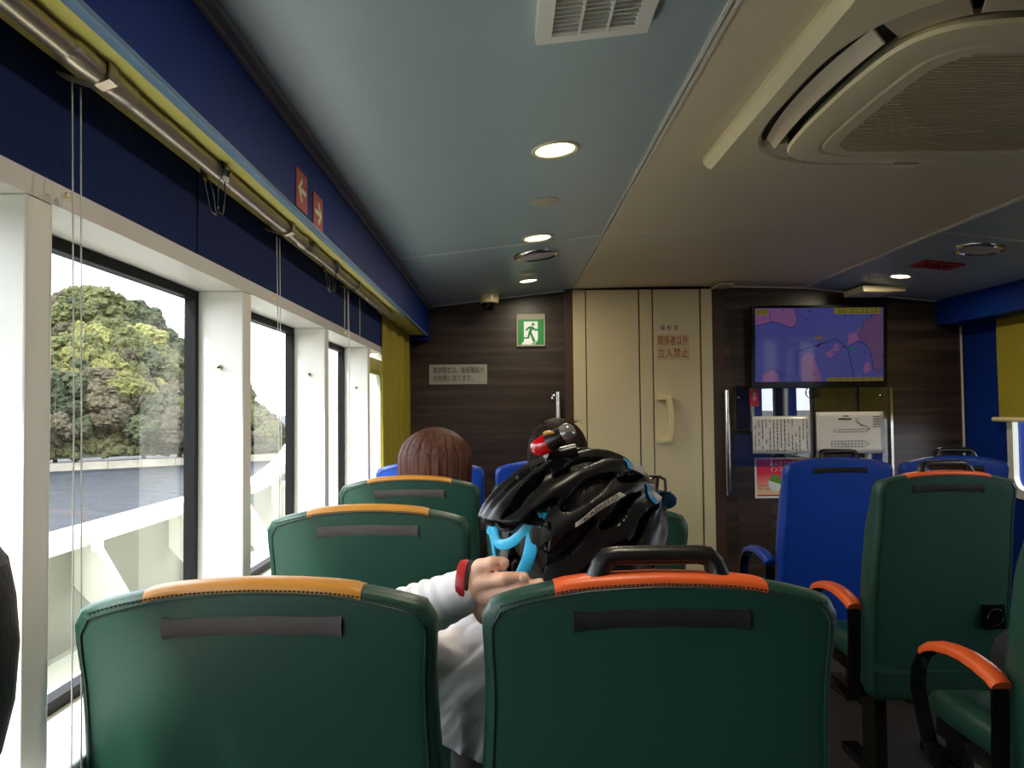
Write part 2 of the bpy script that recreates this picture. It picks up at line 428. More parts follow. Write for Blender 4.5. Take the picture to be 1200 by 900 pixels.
# ================================================================== OUTSIDE THE SHIP
MB().box(-1.5, -.78, -6, 9, .44, .50).build('side_deck', mat('deck_paint', hexc(196, 200, 184), .6)); struct(bpy.data.objects['side_deck'])
bw = setting('bulwark', label='white ship bulwark outside the left windows')
PROF = [(-6, .885), (4.0, .885), (4.36, .872), (4.63, .894), (4.98, .955), (5.2, 1.02), (5.39, 1.10), (5.8, 1.17), (6.37, 1.26), (6.6, 1.45), (6.9, 1.68), (7.2, 1.71), (9, 1.71)]
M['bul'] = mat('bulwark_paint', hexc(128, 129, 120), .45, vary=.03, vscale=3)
b = MB()
b.prism([(y, z) for y, z in PROF] + [(9, .3), (-6, .3)], lambda a, z, d: (d, a, z), -1.50, -1.46)
b.build('plating', M['bul'], bw)
b = MB(); b.band([(-1.455, y, z) for y, z in PROF], .11, .05, (1, 0, 0)); b.build('rail_cap', M['white'], bw)
for k in range(-2, 7):
    y = 2.63+.73*k
    if y > 5.2: continue
    b = MB(); b.prism([(-1.46, .86), (-1.39, .86), (-1.385, .845), (-1.17, .51), (-1.20, .50), (-1.25, .50), (-1.46, .72)], lambda a, z, d: (a, d, z), y-.006, y+.006)
    b.box(-1.395, -1.375, y-.022, y+.022, .835, .868)
    b.band([(-1.388, y, .858), (-1.18, y, .505)], .034, .012, (0, 1, 0))
    b.build('stay', M['white'], bw)
b = MB(); b.lathe([(.045, 0), (.06, .006), (.06, .016), (.04, .02)], (-1.462, 3.62, .62), 'X', 20); b.build('scupper_ring', M['white'], bw)
b = MB(); b.prism([(5.0, .5), (9, .5), (9, 2.3), (6.9, 2.3), (6.2, 1.2)], lambda a, z, d: (d, a, z), -1.45, -1.40); b.build('forward_screen', mat('screen_paint', hexc(205, 205, 196), .5), bw)

SEA = EYE-4.5
water = mat('sea_water', hexc(32, 36, 42), .45, spec=.10, vary=.25, vscale=1.3, stretch=(.35, 1, 1))
wn = water.node_tree; bp = wn.nodes.new('ShaderNodeBump'); bp.inputs['Strength'].default_value = .8; bp.inputs['Distance'].default_value = .4
wz = wn.nodes.new('ShaderNodeTexNoise'); wz.inputs['Scale'].default_value = .8; wz.inputs['Detail'].default_value = 6
wc = wn.nodes.new('ShaderNodeTexCoord'); wn.links.new(wc.outputs['Object'], wz.inputs['Vector'])
wn.links.new(wz.outputs[0], bp.inputs['Height']); wn.links.new(bp.outputs[0], wn.nodes['Principled BSDF'].inputs['Normal'])
g = 900
MB().add([(-g, -g, SEA), (g, -g, SEA), (g, g, SEA), (-g, g, SEA)], [(0, 1, 2, 3)]).build('sea', water); struct(bpy.data.objects['sea'], 'grey blue choppy sea beside the ship')

# island: shore line, ridge line (points found along the silhouette), slope between
def shore(px): # y of the shoreline in the frame -> point on the water
    py = 552 - (px-65)*.0505
    b = (py-480) + .01*(px-592); Y = 4.5*900/b
    return W(px, py, Y)
RIDGE = [(-260, 372), (-120, 352), (0, 345), (60, 346), (100, 343), (150, 352), (185, 366), (205, 390), (225, 415), (250, 430), (285, 448), (310, 470), (335, 505), (355, 535), (420, 541), (520, 541)]
def ridge_py(px):
    for (a, b), (c, d) in zip(RIDGE, RIDGE[1:]):
        if a <= px <= c: return b+(d-b)*(px-a)/(c-a)
    return RIDGE[0][1] if px < 0 else RIDGE[-1][1]
def hill(px, v):
    s = shore(px); r = W(px, min(ridge_py(px)+30, 541), s.y*1.32+2)
    base = Vector((s.x, s.y, SEA+.95))
    if v <= 1:
        p = base.lerp(r, v); t = v**.78; p.z = base.z+(r.z-base.z)*t
        q = noise.noise(Vector((p.x*.16, p.y*.16, 3.)))*1.1*min(1, v*3)*(1-v)
        p.z += q
        return p
    p = r + (r-base)*(v-1)*1.1; p.z = r.z - (r.z-SEA)*(v-1)*1.2
    return p
pxs = [-260+13*i for i in range(61)]; vsn = [i/24 for i in range(34)]
b = MB(); b.v = [hill(px, v) for px in pxs for v in vsn]; k = len(vsn)
b.f = [(i*k+j, (i+1)*k+j, (i+1)*k+j+1, i*k+j+1) for i in range(len(pxs)-1) for j in range(k-1)]
b.build('hill', mat('undergrowth_ground', hexc(50, 54, 36), .9, vary=.35, vscale=.5), smooth=True); struct(bpy.data.objects['hill'], 'wooded island hill across the water')
sw = setting('seawall', label='pale concrete seawall along the island shore')
for i in range(0, 60, 3):
    a, c = shore(-260+13*i), shore(-260+13*(i+3)); b = MB()
    d = (c-a).normalized(); nrm = Vector((-d.y, d.x, 0)); gap = d*.02
    pts = [a+gap, c-gap, c-gap+nrm*1.4, a+gap+nrm*1.4]
    b.add([(p.x, p.y, SEA-.2) for p in pts]+[(p.x, p.y, SEA+.62) for p in pts], [(0,3,2,1),(4,5,6,7),(0,1,5,4),(1,2,6,5),(2,3,7,6),(3,0,4,7)])
    b.build('wall_section', mat('pale_concrete', hexc(150, 144, 128), .8, vary=.12, vscale=1.2), sw)

# trees: lumpy crowns, five shapes, three foliage colours
def crown_mesh(seed, m, name, flat=.85):
    rnd = random.Random(seed); bm = bmesh.new()
    for i in range(30):
        a = rnd.uniform(0, 2*PI); e = math.asin(rnd.uniform(-.35, 1)); rr = rnd.uniform(.55, .78) if i else .0
        c = Vector((math.cos(a)*math.cos(e)*rr, math.sin(a)*math.cos(e)*rr, (math.sin(e)*rr)*flat))
        r = rnd.uniform(.24, .42) if i else .72
        g = bmesh.ops.create_icosphere(bm, subdivisions=3, radius=r)
        off = Vector((rnd.uniform(0, 50),)*3)
        for v in g['verts']:
            d = noise.fractal(v.co*7/r*.3+off, .6, 2.3, 5)
            v.co = c + v.co*(1+.42*d)
    me = bpy.data.meshes.new(name); bm.to_mesh(me); bm.free(); me.materials.append(m); return me
def leaf_mat(name, c0, c1):
    m = mat(name, c0, .75, spec=.2); nt = m.node_tree; p = nt.nodes['Principled BSDF']
    tc = nt.nodes.new('ShaderNodeTexCoord'); n = nt.nodes.new('ShaderNodeTexNoise'); n.inputs['Scale'].default_value = 17; n.inputs['Detail'].default_value = 8; n.inputs['Roughness'].default_value = .7
    r = nt.nodes.new('ShaderNodeValToRGB'); r.color_ramp.elements[0].position = .38; r.color_ramp.elements[1].position = .66
    r.color_ramp.elements[0].color = (*c0, 1); r.color_ramp.elements[1].color = (*c1, 1)
    bpn = nt.nodes.new('ShaderNodeBump'); bpn.inputs['Strength'].default_value = 1.; bpn.inputs['Distance'].default_value = .12
    oi = nt.nodes.new('ShaderNodeObjectInfo'); hs = nt.nodes.new('ShaderNodeHueSaturation')
    ma = nt.nodes.new('ShaderNodeMapRange'); ma.inputs[3].default_value = .75; ma.inputs[4].default_value = 1.25
    nt.links.new(oi.outputs['Random'], ma.inputs[0]); nt.links.new(ma.outputs[0], hs.inputs['Value'])
    nt.links.new(tc.outputs['Object'], n.inputs['Vector']); nt.links.new(n.outputs[0], r.inputs[0])
    nt.links.new(r.outputs[0], hs.inputs['Color']); nt.links.new(hs.outputs[0], p.inputs['Base Color'])
    nt.links.new(n.outputs[0], bpn.inputs['Height']); nt.links.new(bpn.outputs[0], p.inputs['Normal'])
    return m
KINDS = [('olive', leaf_mat('leaf_olive', hexc(36, 42, 26), hexc(104, 106, 62)), 'olive green rounded tree on the wooded island hillside'),
         ('dark', leaf_mat('leaf_dark', hexc(26, 32, 22), hexc(74, 80, 54)), 'dark green dense tree on the wooded island hillside'),
         ('pale', leaf_mat('leaf_pale', hexc(54, 58, 30), hexc(132, 130, 74)), 'pale yellow bushy tree on the wooded island hillside'),
         ('brown', leaf_mat('leaf_brown', hexc(44, 42, 32), hexc(90, 84, 66)), 'brownish bare tree on the wooded island hillside')]
CROWNS = {k[0]: [crown_mesh(11*i+j, k[1], 'crown', .95 if k[0] != 'dark' else 1.1) for j in range(3)] for i, k in enumerate(KINDS)}
trunk_me = MB().tube([(0,0,-1.6), (.03,.02,-.9), (0,0,-.2)], [.11, .09, .06], 7).mesh('trunk', mat('bark', hexc(70, 60, 48), .9))
def tree(px, v, r, kind, sink=.1):
    k = [q for q in KINDS if q[0] == kind][0]
    p = hill(px, v); me = random.choice(CROWNS[kind])
    o = link('tree', me, None, p + Vector((0, 0, r*(.75-sink))))
    o.scale = (r*random.uniform(.9, 1.15), r*random.uniform(.9, 1.15), r*random.uniform(.85, 1.15)); o.rotation_euler = (0, 0, random.uniform(0, 6.28))
    zone = 'at the foot of the slope' if v < .3 else 'halfway up the slope' if v < .72 else 'along the hill crest'
    win = 'seen through the nearest window' if px < 250 else 'seen through the second window'
    tag(o, k[2].split(' on the')[0] + ' ' + zone + ', ' + win, 'tree', 'trees on the island hill')
    t = link('trunk', trunk_me, o)
    return o
random.seed(21)
rows = 11
for j in range(rows):
    v = .05 + .97*(j/(rows-1))
    px = 30 + random.uniform(0, 10)
    while px < 352:
        h = 541-ridge_py(px)
        if h > 8:
            big = min(1., h/120)
            r = (1.0+1.15*random.random())*(.55+.45*big)
            if v < .3: kd = random.choice(['dark', 'brown', 'olive', 'brown'])
            elif v < .75: kd = random.choice(['pale', 'olive', 'dark', 'olive', 'brown'])
            else: kd = random.choice(['dark', 'olive', 'dark', 'brown'])
            tree(px + random.uniform(-5, 5), max(.02, min(1.0, v+random.uniform(-.03, .03))), r, kd)
        px += random.uniform(17, 27) if h > 60 else random.uniform(11, 18)
for px, v, r, kd in ((115, .52, 2.3, 'pale'), (90, .40, 2.0, 'pale'), (150, .46, 2.1, 'olive'), (130, .33, 1.9, 'pale'), (152, .19, 2.0, 'pale'), (80, .33, 1.7, 'pale'), (105, .93, 2.6, 'olive'), (135, .9, 2.5, 'olive')):
    tree(px, v, r, kd)
# shrubs along the foot of the slope: nobody could count them
b = bmesh.new(); rnd = random.Random(5)
for i in range(900):
    px = rnd.uniform(-20, 356)
    if 541-ridge_py(px) < 6: continue
    p = hill(px, rnd.uniform(.0, .16)); r = rnd.uniform(.14, .42)
    g = bmesh.ops.create_icosphere(b, subdivisions=2, radius=r)
    for vt in g['verts']: vt.co = vt.co*(1+.7*noise.fractal(vt.co*5+p, .8, 2.2, 3)) + p + Vector((0, 0, r*.3))
me = bpy.data.meshes.new('undergrowth'); b.to_mesh(me); b.free(); me.materials.append(leaf_mat('leaf_shrub', hexc(38, 42, 26), hexc(92, 90, 58)))
tag(stuff(link('undergrowth', me)), 'scrubby undergrowth along the foot of the island hill', 'undergrowth')

# ================================================================== SEATS
CACHE = {}
def part(key, name, make, m, parent, smooth=True, bevel=0.):
    if key not in CACHE:
        me = make().mesh(name, m, smooth); 
        if smooth: sharp(me, 55)
        CACHE[key] = me
    o = bpy.data.objects.new(name, CACHE[key]); COL.objects.link(o); o.parent = parent
    if bevel:
        b = o.modifiers.new('bevel', 'BEVEL'); b.width = bevel; b.segments = 2; b.limit_method = 'ANGLE'; b.angle_limit = .6
    return o
HALF = [(0, .30), (.12, .30), (.18, .302), (.200, .315), (.208, .34), (.213, .42), (.218, .55), (.2205, .68), (.218, .80), (.2135, .90), (.2125, .95), (.2145, .99), (.216, 1.015), (.2135, 1.034), (.205, 1.043), (.18, 1.052), (.15, 1.060), (.10, 1.069), (.05, 1.073), (0, 1.0745)]
def resample(pts, n):
    P = [Vector((x, 0, z)) for x, z in pts]; d = [0]
    for a, b in zip(P, P[1:]): d.append(d[-1]+(b-a).length)
    res = []
    for i in range(n+1):
        t = d[-1]*i/n
        for k in range(len(P)-1):
            if d[k+1] >= t-1e-9:
                res.append(P[k].lerp(P[k+1], (t-d[k])/max(1e-9, d[k+1]-d[k]))); break
    return [(p.x, p.z) for p in res]
HALF = [(x*1.07, z + .0095*max(0, min(1, (z-.9)/.12))) for x, z in HALF]
HR = resample(HALF, 48)
OUT = HR + [(-x, z) for x, z in reversed(HR[1:-1])]
def offset(poly, d):
    n = len(poly); r = []
    for i in range(n):
        a = poly[i-1]; c = poly[(i+1) % n]; tx, tz = c[0]-a[0], c[1]-a[1]; l = math.hypot(tx, tz) or 1
        r.append((poly[i][0] - tz/l*d, poly[i][1] + tx/l*d))   # inward for a counter-clockwise outline
    return r
LEAN = .155
def lean(x, y, z):
    k = max(0, min(1, (z-.88)/.17)); k = k*k*(3-2*k)
    return Vector((x, y*(1-.38*k) + LEAN*(1.08-z), z))
LAY = [(.000, .022), (.0015, .014), (.006, .005), (.018, .0), (.05, -.001), (.085, .003), (.108, .011), (.12, .026), (.118, .06)]
def back_mb():
    b = MB(); rings = []
    for y, d in [(-.004, .16), (-.003, .08), (-.001, .04)] + LAY:
        rings.append([lean(x, y, z) for x, z in offset(OUT, d) ] if d < .009 else
                     [lean(x*(1-d/.235), y, .69+(z-.69)*(1-d/.40)) for x, z in OUT])
    b.loft(rings); return b
def cap_mb(half):
    top = [p for p in HR if p[1] > 1.045 and p[0] <= half]
    top = sorted(top + [(half, 1.084-.0145*(half/.15)**2)], key=lambda p: -p[0]); top = top + [(-x, z) for x, z in reversed(top[:-1])]
    rows = []
    for y, d in [(.004, .0035), (.009, .0), (.018, -.003), (.05, -.004), (.085, .0), (.106, .008), (.116, .018)]:
        rows.append([lean(x, y, z - d) for x, z in top])
    rows2 = [[p - Vector((0, 0, .007)) for p in r] for r in rows]
    b = MB(); n = len(top); k = len(rows)
    b.v = [p for r in rows for p in r] + [p for r in rows2 for p in r]; o = n*k
    for i in range(k-1):
        for j in range(n-1):
            b.f += [(i*n+j, i*n+j+1, (i+1)*n+j+1, (i+1)*n+j), (o+i*n+j, o+(i+1)*n+j, o+(i+1)*n+j+1, o+i*n+j+1)]
    for i in range(k-1): b.f += [(i*n, (i+1)*n, o+(i+1)*n, o+i*n), (i*n+n-1, o+i*n+n-1, o+(i+1)*n+n-1, (i+1)*n+n-1)]
    for j in range(n-1): b.f += [(j, o+j, o+j+1, j+1), ((k-1)*n+j, (k-1)*n+j+1, o+(k-1)*n+j+1, o+(k-1)*n+j)]
    return b
def piping_mb():
    q = [p for p in offset(OUT, .013)]
    q = [p for p in q if p[1] > .34]
    q.sort(key=lambda p: math.atan2(p[0], -(p[1]-.7)) % (2*PI))
    q1 = [p for p in HR if p[1] > .33]; q1 = [(x*(1-.013/.235), .69+(z-.69)*(1-.013/.40)) for x, z in OUT]
    idx = [i for i in range(len(HR)) if HR[i][1] > .33]
    path = [q1[i] for i in idx] + [(-q1[i][0], q1[i][1]) for i in reversed(idx[:-1])]
    return MB().tube([lean(x, -.0002, z) for x, z in path], .0015, 6)
def stitch_mb():
    q1 = offset(OUT, .0085); idx = [i for i in range(len(HR)) if HR[i][1] > 1.043]
    path = [q1[i] for i in idx] + [(-q1[i][0], q1[i][1]) for i in reversed(idx[:-1])]
    dense = resample(path, 76); b = MB()
    for i in range(0, 75):
        a, c = dense[i], dense[i+1]; m0 = (a[0]+(c[0]-a[0])*.2, a[1]+(c[1]-a[1])*.2); m1 = (a[0]+(c[0]-a[0])*.75, a[1]+(c[1]-a[1])*.75)
        b.tube([lean(m0[0], .002, m0[1]), lean(m1[0], .002, m1[1])], .0013, 5)
    return b
def pocket_mb():
    b = MB(); n = 24; rows = []
    for k, (z, y) in enumerate(((1.043, -.003), (1.037, -.0065), (1.026, -.0075), (1.0195, -.004))):
        r = []
        for i in range(n+1):
            x = -.113+.226*i/n; e = max(0, (abs(x)-.099)/.014); wv = .0012*math.sin(x*90)
            r.append(lean(x, y-.0015*math.sin(x*40)-.003*e*(k in (1, 2)), z + wv*.4 - .006*(x/.113)**2*0.6 - e*.002*(k-1.5)))
        rows.append(r)
    back = [[p+Vector((0, .0035, 0)) for p in rows[0]], [p+Vector((0, .003, 0)) for p in rows[-1]]]
    k = n+1; allr = [back[0]]+rows+[back[1]]; b.v = [p for r in allr for p in r]
    for i in range(len(allr)-1):
        for j in range(n): b.f.append((i*k+j, i*k+j+1, (i+1)*k+j+1, (i+1)*k+j))
    for e in (0, n):
        b.f.append(tuple(i*k+e for i in range(len(allr))))
    return b
def handle_mb():
    y0 = .030
    path = [(-.083, y0-.004, 1.064), (-.080, y0-.002, 1.076), (-.074, y0, 1.096), (-.066, y0, 1.105), (-.052, y0, 1.107), (0, y0, 1.107), (.052, y0, 1.107), (.066, y0, 1.105), (.074, y0, 1.096), (.080, y0-.002, 1.076), (.083, y0-.004, 1.064)]
    r = [.0185, .0160, .0140, .0132, .0125, .0125, .0125, .0132, .0140, .0160, .0185]
    return MB().tube(path, r, 12, sx=1.15)
ARM = [(.16, .30), (.145, .40), (.137, .52), (.135, .60), (.145, .622), (.17, .632), (.23, .640), (.30, .640), (.37, .632), (.43, .614), (.475, .585), (.505, .54), (.512, .48), (.49, .42), (.455, .345), (.43, .312), (.38, .30)]
def arm_mb(sx): return MB().band([(sx*.264, y, z) for y, z in ARM], .042, .012, (1, 0, 0), True)
def pad_mb(sx):
    rings = []
    P = [(.128, .626), (.15, .640), (.20, .650), (.26, .656), (.32, .653), (.38, .643), (.43, .627), (.46, .609)]
    for i, (y, z) in enumerate(P):
        ww = .027 if 0 < i < 7 else .024
        pts = [(-1, -.35), (-1.02, .1), (-.8, .55), (-.3, .8), (.3, .8), (.8, .55), (1.02, .1), (1, -.35)]
        a, c = P[max(0, i-1)], P[min(7, i+1)]; t = Vector((0, c[0]-a[0], c[1]-a[1])).normalized(); nn = Vector((0, -t.z, t.y))
        rings.append([Vector((sx*.264+q*ww, y, z-.008)) + nn*(h*.022) for q, h in pts])
    return MB().loft(rings)
def cushion_mb():
    b = MB(); rings = []
    prof = [(.10, .405, .456), (.13, .395, .468), (.22, .39, .468), (.36, .39, .472), (.47, .39, .478), (.52, .395, .474), (.55, .405, .458), (.562, .42, .44)]
    for y, z0, z1 in prof:
        rings.append([(-.205, y, z0), (-.217, y, z0+.012), (-.217, y, z1-.02), (-.20, y, z1-.003), (-.13, y, z1-.006), (0, y, z1-.010), (.13, y, z1-.006), (.20, y, z1-.003), (.217, y, z1-.02), (.217, y, z0+.012), (.205, y, z0)])
    return b.loft(rings)
def frame_mb(): return MB().box(-.19, .19, .16, .20, .34, .385).box(-.19, .19, .46, .50, .34, .385).box(-.24, .24, .18, .21, .30, .345).box(-.21, -.17, .12, .52, .345, .392).box(.17, .21, .12, .52, .345, .392)
def leg_mb(x): return MB().box(x-.02, x+.02, .20, .30, .03, .345).box(x-.028, x+.028, .12, .46, 0, .03)
def holder_mb(): return MB().box(.13, .20, .055, .075, .56, .64).tube([(.165+.026*math.cos(2*PI*i/16), .045+.0*i, .60+.026*math.sin(2*PI*i/16)) for i in range(16)], .004, 6, True)
def seat(X, Y, col, label, cap=None, handle=False, arm=0, capmat=None, holder=False, pocket='pocket'):
    t = thing('passenger_seat', label, 'seat', (X, Y, 0), 'cabin passenger seats')
    mm = M[col]
    part(('back', col), 'backrest', back_mb, mm, t)
    part(('pipe', col), 'piping', piping_mb, M[col+'_dark'], t)
    stuff(part(('stitch', col), 'stitching', stitch_mb, M['thread'] if col == 'green' else M['blue_dark'], t, False))
    part(('pocket', pocket), 'pocket_strip', pocket_mb, M[pocket], t)
    if cap: part(('cap', cap), 'headrest_cap', lambda: cap_mb(.137), M[cap], t)
    if handle: part('handle', 'grab_handle', handle_mb, M['black_plastic'], t)
    if arm:
        a = part(('arm', arm), 'armrest_frame', lambda: arm_mb(arm), M['black_gloss'], t, False, .002)
        part(('pad', arm, col), 'armrest_pad', lambda: pad_mb(arm), M['orange'] if col == 'green' else M['blue'], t)
    if holder: part('holder', 'cup_holder', holder_mb, M['black_gloss'], t, False)
    part(('cushion', col), 'cushion', cushion_mb, mm, t)
    part('frame', 'seat_frame', frame_mb, M['black_gloss'], t, False)
    for x in (-.15, .15): part(('leg', x), 'leg', lambda: leg_mb(x), M['black_gloss'], t, False)
    return t
seat(-.322, .975, 'green', 'nearest green vinyl seat beside the window, glare-tinted orange top panel and sheen-tinted black pocket strip', 'orange_glare')
seat(.198, .985, 'green', 'nearest green seat with black grab handle on an orange top, below the cycling helmet', 'orange', True, 1, pocket='pocket_dark')
seat(-.313, 1.74, 'green', 'second green window seat ahead, glare-tinted orange top, directly in front of the nearest window seat', 'orange_glare')
seat(.185, 1.74, 'green', 'green seat mostly hidden behind the cycling helmet, one dark corner showing', None, False, 1, pocket='pocket_dark')
seat(-.315, 2.51, 'green', 'third green window seat, with the reddish brown haired passenger in it', 'orange_glare')
seat(.185, 2.51, 'green', 'green seat of the dark haired passenger, hidden behind the helmet', None, False, 1, pocket='pocket_dark')
seat(-.322, 3.26, 'blue', 'bright blue window seat by the yellow curtain, ahead of the reddish haired passenger')
seat(.185, 3.26, 'blue', 'bright blue seat ahead of the dark haired passenger, one corner left of the helmet', None, False, 1)
seat(1.457, 1.74, 'green', 'green seat cut by the right frame edge, nearest orange armrest, a dark bag on it', 'orange', True, -1, pocket='pocket_dark')
seat(1.443, 2.49, 'green', 'tall dark green seat across the aisle with orange top and black grab handle', 'orange', True, -1, holder=True, pocket='pocket_dark')
seat(1.415, 3.24, 'blue', 'blue seat across the aisle with black grab handle, below the notices', None, True, -1, pocket='pocket_dark')
seat(1.925, 3.26, 'blue', 'blue seat behind the tall dark green seat, near the right window', None, True, 0, pocket='pocket_dark')

# ================================================================== ALONG THE LEFT WINDOWS
# curtain rail with sleeves and brackets
cr = thing('curtain_rail', 'brushed metal curtain rail running under the navy fascia above the windows', 'rail', (-.53, 1.0, EYE+.43))
MB().tube([(-.53, YB+.02, EYE+.447), (-.53, 3.62, EYE+.447)], .0155, 14).build('tube', M['pipe'], cr, smooth=True)
for y in (.35, .97, 1.03, 2.02, 2.06, 3.0):
    MB().tube([(-.53, y-.05, EYE+.447), (-.53, y-.045, EYE+.447), (-.53, y+.045, EYE+.447), (-.53, y+.05, EYE+.447)], [.0155, .0185, .0185, .0155], 14).build('sleeve', M['pipe'], cr, smooth=True)
for y in (1.0, 1.86, 2.72, 3.45):
    b = MB(); b.band([(-.53, y, EYE+.468), (-.512, y, EYE+.466), (-.510, y, EYE+.45), (-.512, y, EYE+.435), (-.53, y, EYE+.4285), (-.548, y, EYE+.434), (-.58, y, EYE+.445)], .022, .003, (0, 1, 0))
    b.build('bracket', M['pipe'], cr)
# wire clips hanging from the rail
def wire_clip(y, label):
    t = thing('binder_clip', label, 'clip', (-.53, y, EYE+.36), 'clips on the curtain rail')
    b = MB(); b.band([(-.548, y, EYE+.425), (-.552, y, EYE+.447), (-.545, y, EYE+.464), (-.53, y, EYE+.467), (-.515, y, EYE+.464), (-.508, y, EYE+.447), (-.512, y, EYE+.425)], .03, .0015, (0, 1, 0))
    b.build('clip_body', M['black_gloss'], t)
    for s, tilt in ((-1, .012), (1, -.004)):
        x = -.53+s*.014
        path = [(x, y-.012, EYE+.428), (x+tilt*.4, y-.017, EYE+.405), (x+tilt*.8, y-.014, EYE+.375), (x+tilt, y-.012, EYE+.366), (x+tilt, y+.012, EYE+.366), (x+tilt*.8, y+.014, EYE+.375), (x+tilt*.4, y+.017, EYE+.405), (x, y+.012, EYE+.428)]
        MB().tube(path, .0011, 6).build('wire_loop', M['steel'], t, smooth=True)
wire_clip(1.405, 'nearer wire clip hanging from the curtain rail above the first window')
wire_clip(2.34, 'farther wire clip hanging from the curtain rail near the yellow curtain')
# thin blind cords
M['cord'] = mat('white_cord', hexc(225, 225, 220), .6)
def cords(y, gap, label):
    t = thing('blind_cord', label, 'cord', (-.548, y, EYE-.62), 'blind cords at the left windows')
    for k, d in enumerate((0, gap)):
        MB().tube([(-.556, y+d, EYE+.43), (-.550-.003*k, y+d*1.15, EYE+.0), (-.549, y+d*1.25, EYE-.62)], .0011, 6).build('strand', M['cord'], t, smooth=True)
    MB().lathe([(.002, 0), (.006, .002), (.006, .006), (.002, .008)], (-.57, y+.01, EYE+.282), 'X', 10).build('cord_guide', M['cream_plastic'], t)
cords(.985, .020, 'pair of thin white blind cords in front of the nearest window')
cords(1.875, .025, 'pair of thin white blind cords in front of the second window')
cords(2.72, .02, 'pair of thin white blind cords in front of the third window')
# yellow curtain at the forward end
def curtain(name, x, y0, y1, z0, z1, amp, waves, label, s=1):
    n = 60; ring = []
    for i in range(n+1):
        t = i/n; ring.append((x + s*amp*math.sin(t*waves*2*PI) + s*.3*amp*math.sin(t*waves*4.7*PI+1), y0+(y1-y0)*t))
    pts = ring + [(a-s*.004, y) for a, y in reversed(ring)]
    b = MB()
    rows = [[(a+s*.002*math.sin(z*9+yy*7), yy, z) for a, yy in pts] for z in (z0, z0+(z1-z0)*.33, z0+(z1-z0)*.66, z1)]
    b.loft(rows); return b
c = curtain('c', -.575, 3.61, 4.62, .55, EYE+.46, .007, 3.2, '').build('yellow_curtain', M['yellow'], smooth=True); tag(c, 'plain yellow curtain hanging at the end of the left windows', 'curtain')
rb = thing('roller_blind', 'yellow roller blind half drawn over the right window', 'blind', (XR-.03, 4.0, EYE-.09))
curtain('c', XR-.035, 3.40, 4.42, EYE-.075, EYE+.52, .001, 1, '', -1).build('blind_cloth', M['yellow'], rb, smooth=True)
MB().tube([(XR-.04, 3.38, EYE-.085), (XR-.04, 4.46, EYE-.085)], .014, 12).build('bottom_bar', M['cream_plastic'], rb, smooth=True)
for y0, y1, wh in ((2.5, 3.3, 'by the tall green seat'), (-.86, .02, 'just aft of the view'), (-1.96, -1.1, 'farthest aft in the cabin')):
    rb2 = thing('roller_blind', 'yellow roller blind drawn fully down over a right window, '+wh, 'blind', (XR-.03, (y0+y1)/2, EYE-.55), 'roller blinds drawn on the right')
    curtain('c', XR-.035, y0, y1, EYE-.56, EYE+.52, .001, 1, '', -1).build('blind_cloth', M['yellow'], rb2, smooth=True)
# arrow signs on the fascia
def arrow_sign(yc, z, s, label):
    t = thing('arrow_sign', label, 'sign', (-.47, yc, z-.045), 'red arrow signs on the fascia')
    MB().box(-.47, -.4675, yc-.048, yc+.048, z-.045, z+.045).build('plate', M['sign_red'], t)
    A = [(-.036, 0), (-.004, .030), (.004, .021), (-.014, .006), (.034, .006), (.034, -.006), (-.014, -.006), (.004, -.021), (-.004, -.030)]
    MB().prism([(yc+a*s, z+c) for a, c in A], lambda a, z, d: (d, a, z), -.4676, -.4668).build('arrow', M['luminous'], t)
arrow_sign(1.775, EYE+.512, 1, 'red sign with a cream arrow pointing left on the navy fascia')
arrow_sign(1.93, EYE+.500, -1, 'red sign with a cream arrow pointing right on the navy fascia')
# soft black bag hanging at the near window
bg_ = thing('hanging_bag', 'dark soft bag hanging by the window post at the left frame edge', 'bag', (-.545, .72, EYE-.40))
b = MB(); rings = []
for z, r in ((-.385, .006), (-.37, .022), (-.33, .040), (-.28, .052), (-.22, .056), (-.17, .052), (-.13, .044), (-.112, .030), (-.105, .008)):
    rings.append([(-.553+r*.8*math.cos(2*PI*j/28)*(1+.04*math.sin(5*j)), .79+r*1.1*math.sin(2*PI*j/28), EYE+z-.02) for j in range(28)])
b.loft(rings).build('pouch', mat('black_nylon', hexc(24, 22, 26), .6, bump=.2, bscale=120), bg_, smooth=True)
MB().band([(-.553, .79, EYE-.10), (-.553, .78, EYE+.05), (-.545, .78, EYE+.28), (-.535, .78, EYE+.425)], .022, .003, (0, 1, 0)).build('strap', M['grey_cloth'], bg_)
b = MB(); b.loft([[(-.553+r*.8*math.cos(2*PI*j/20), .79+r*1.0*math.sin(2*PI*j/20), EYE+z-.02) for j in range(20)] for z, r in ((-.135, .047), (-.11, .034), (-.085, .026), (-.07, .008))])
b.build('flap', M['grey_cloth'], bg_, smooth=True)

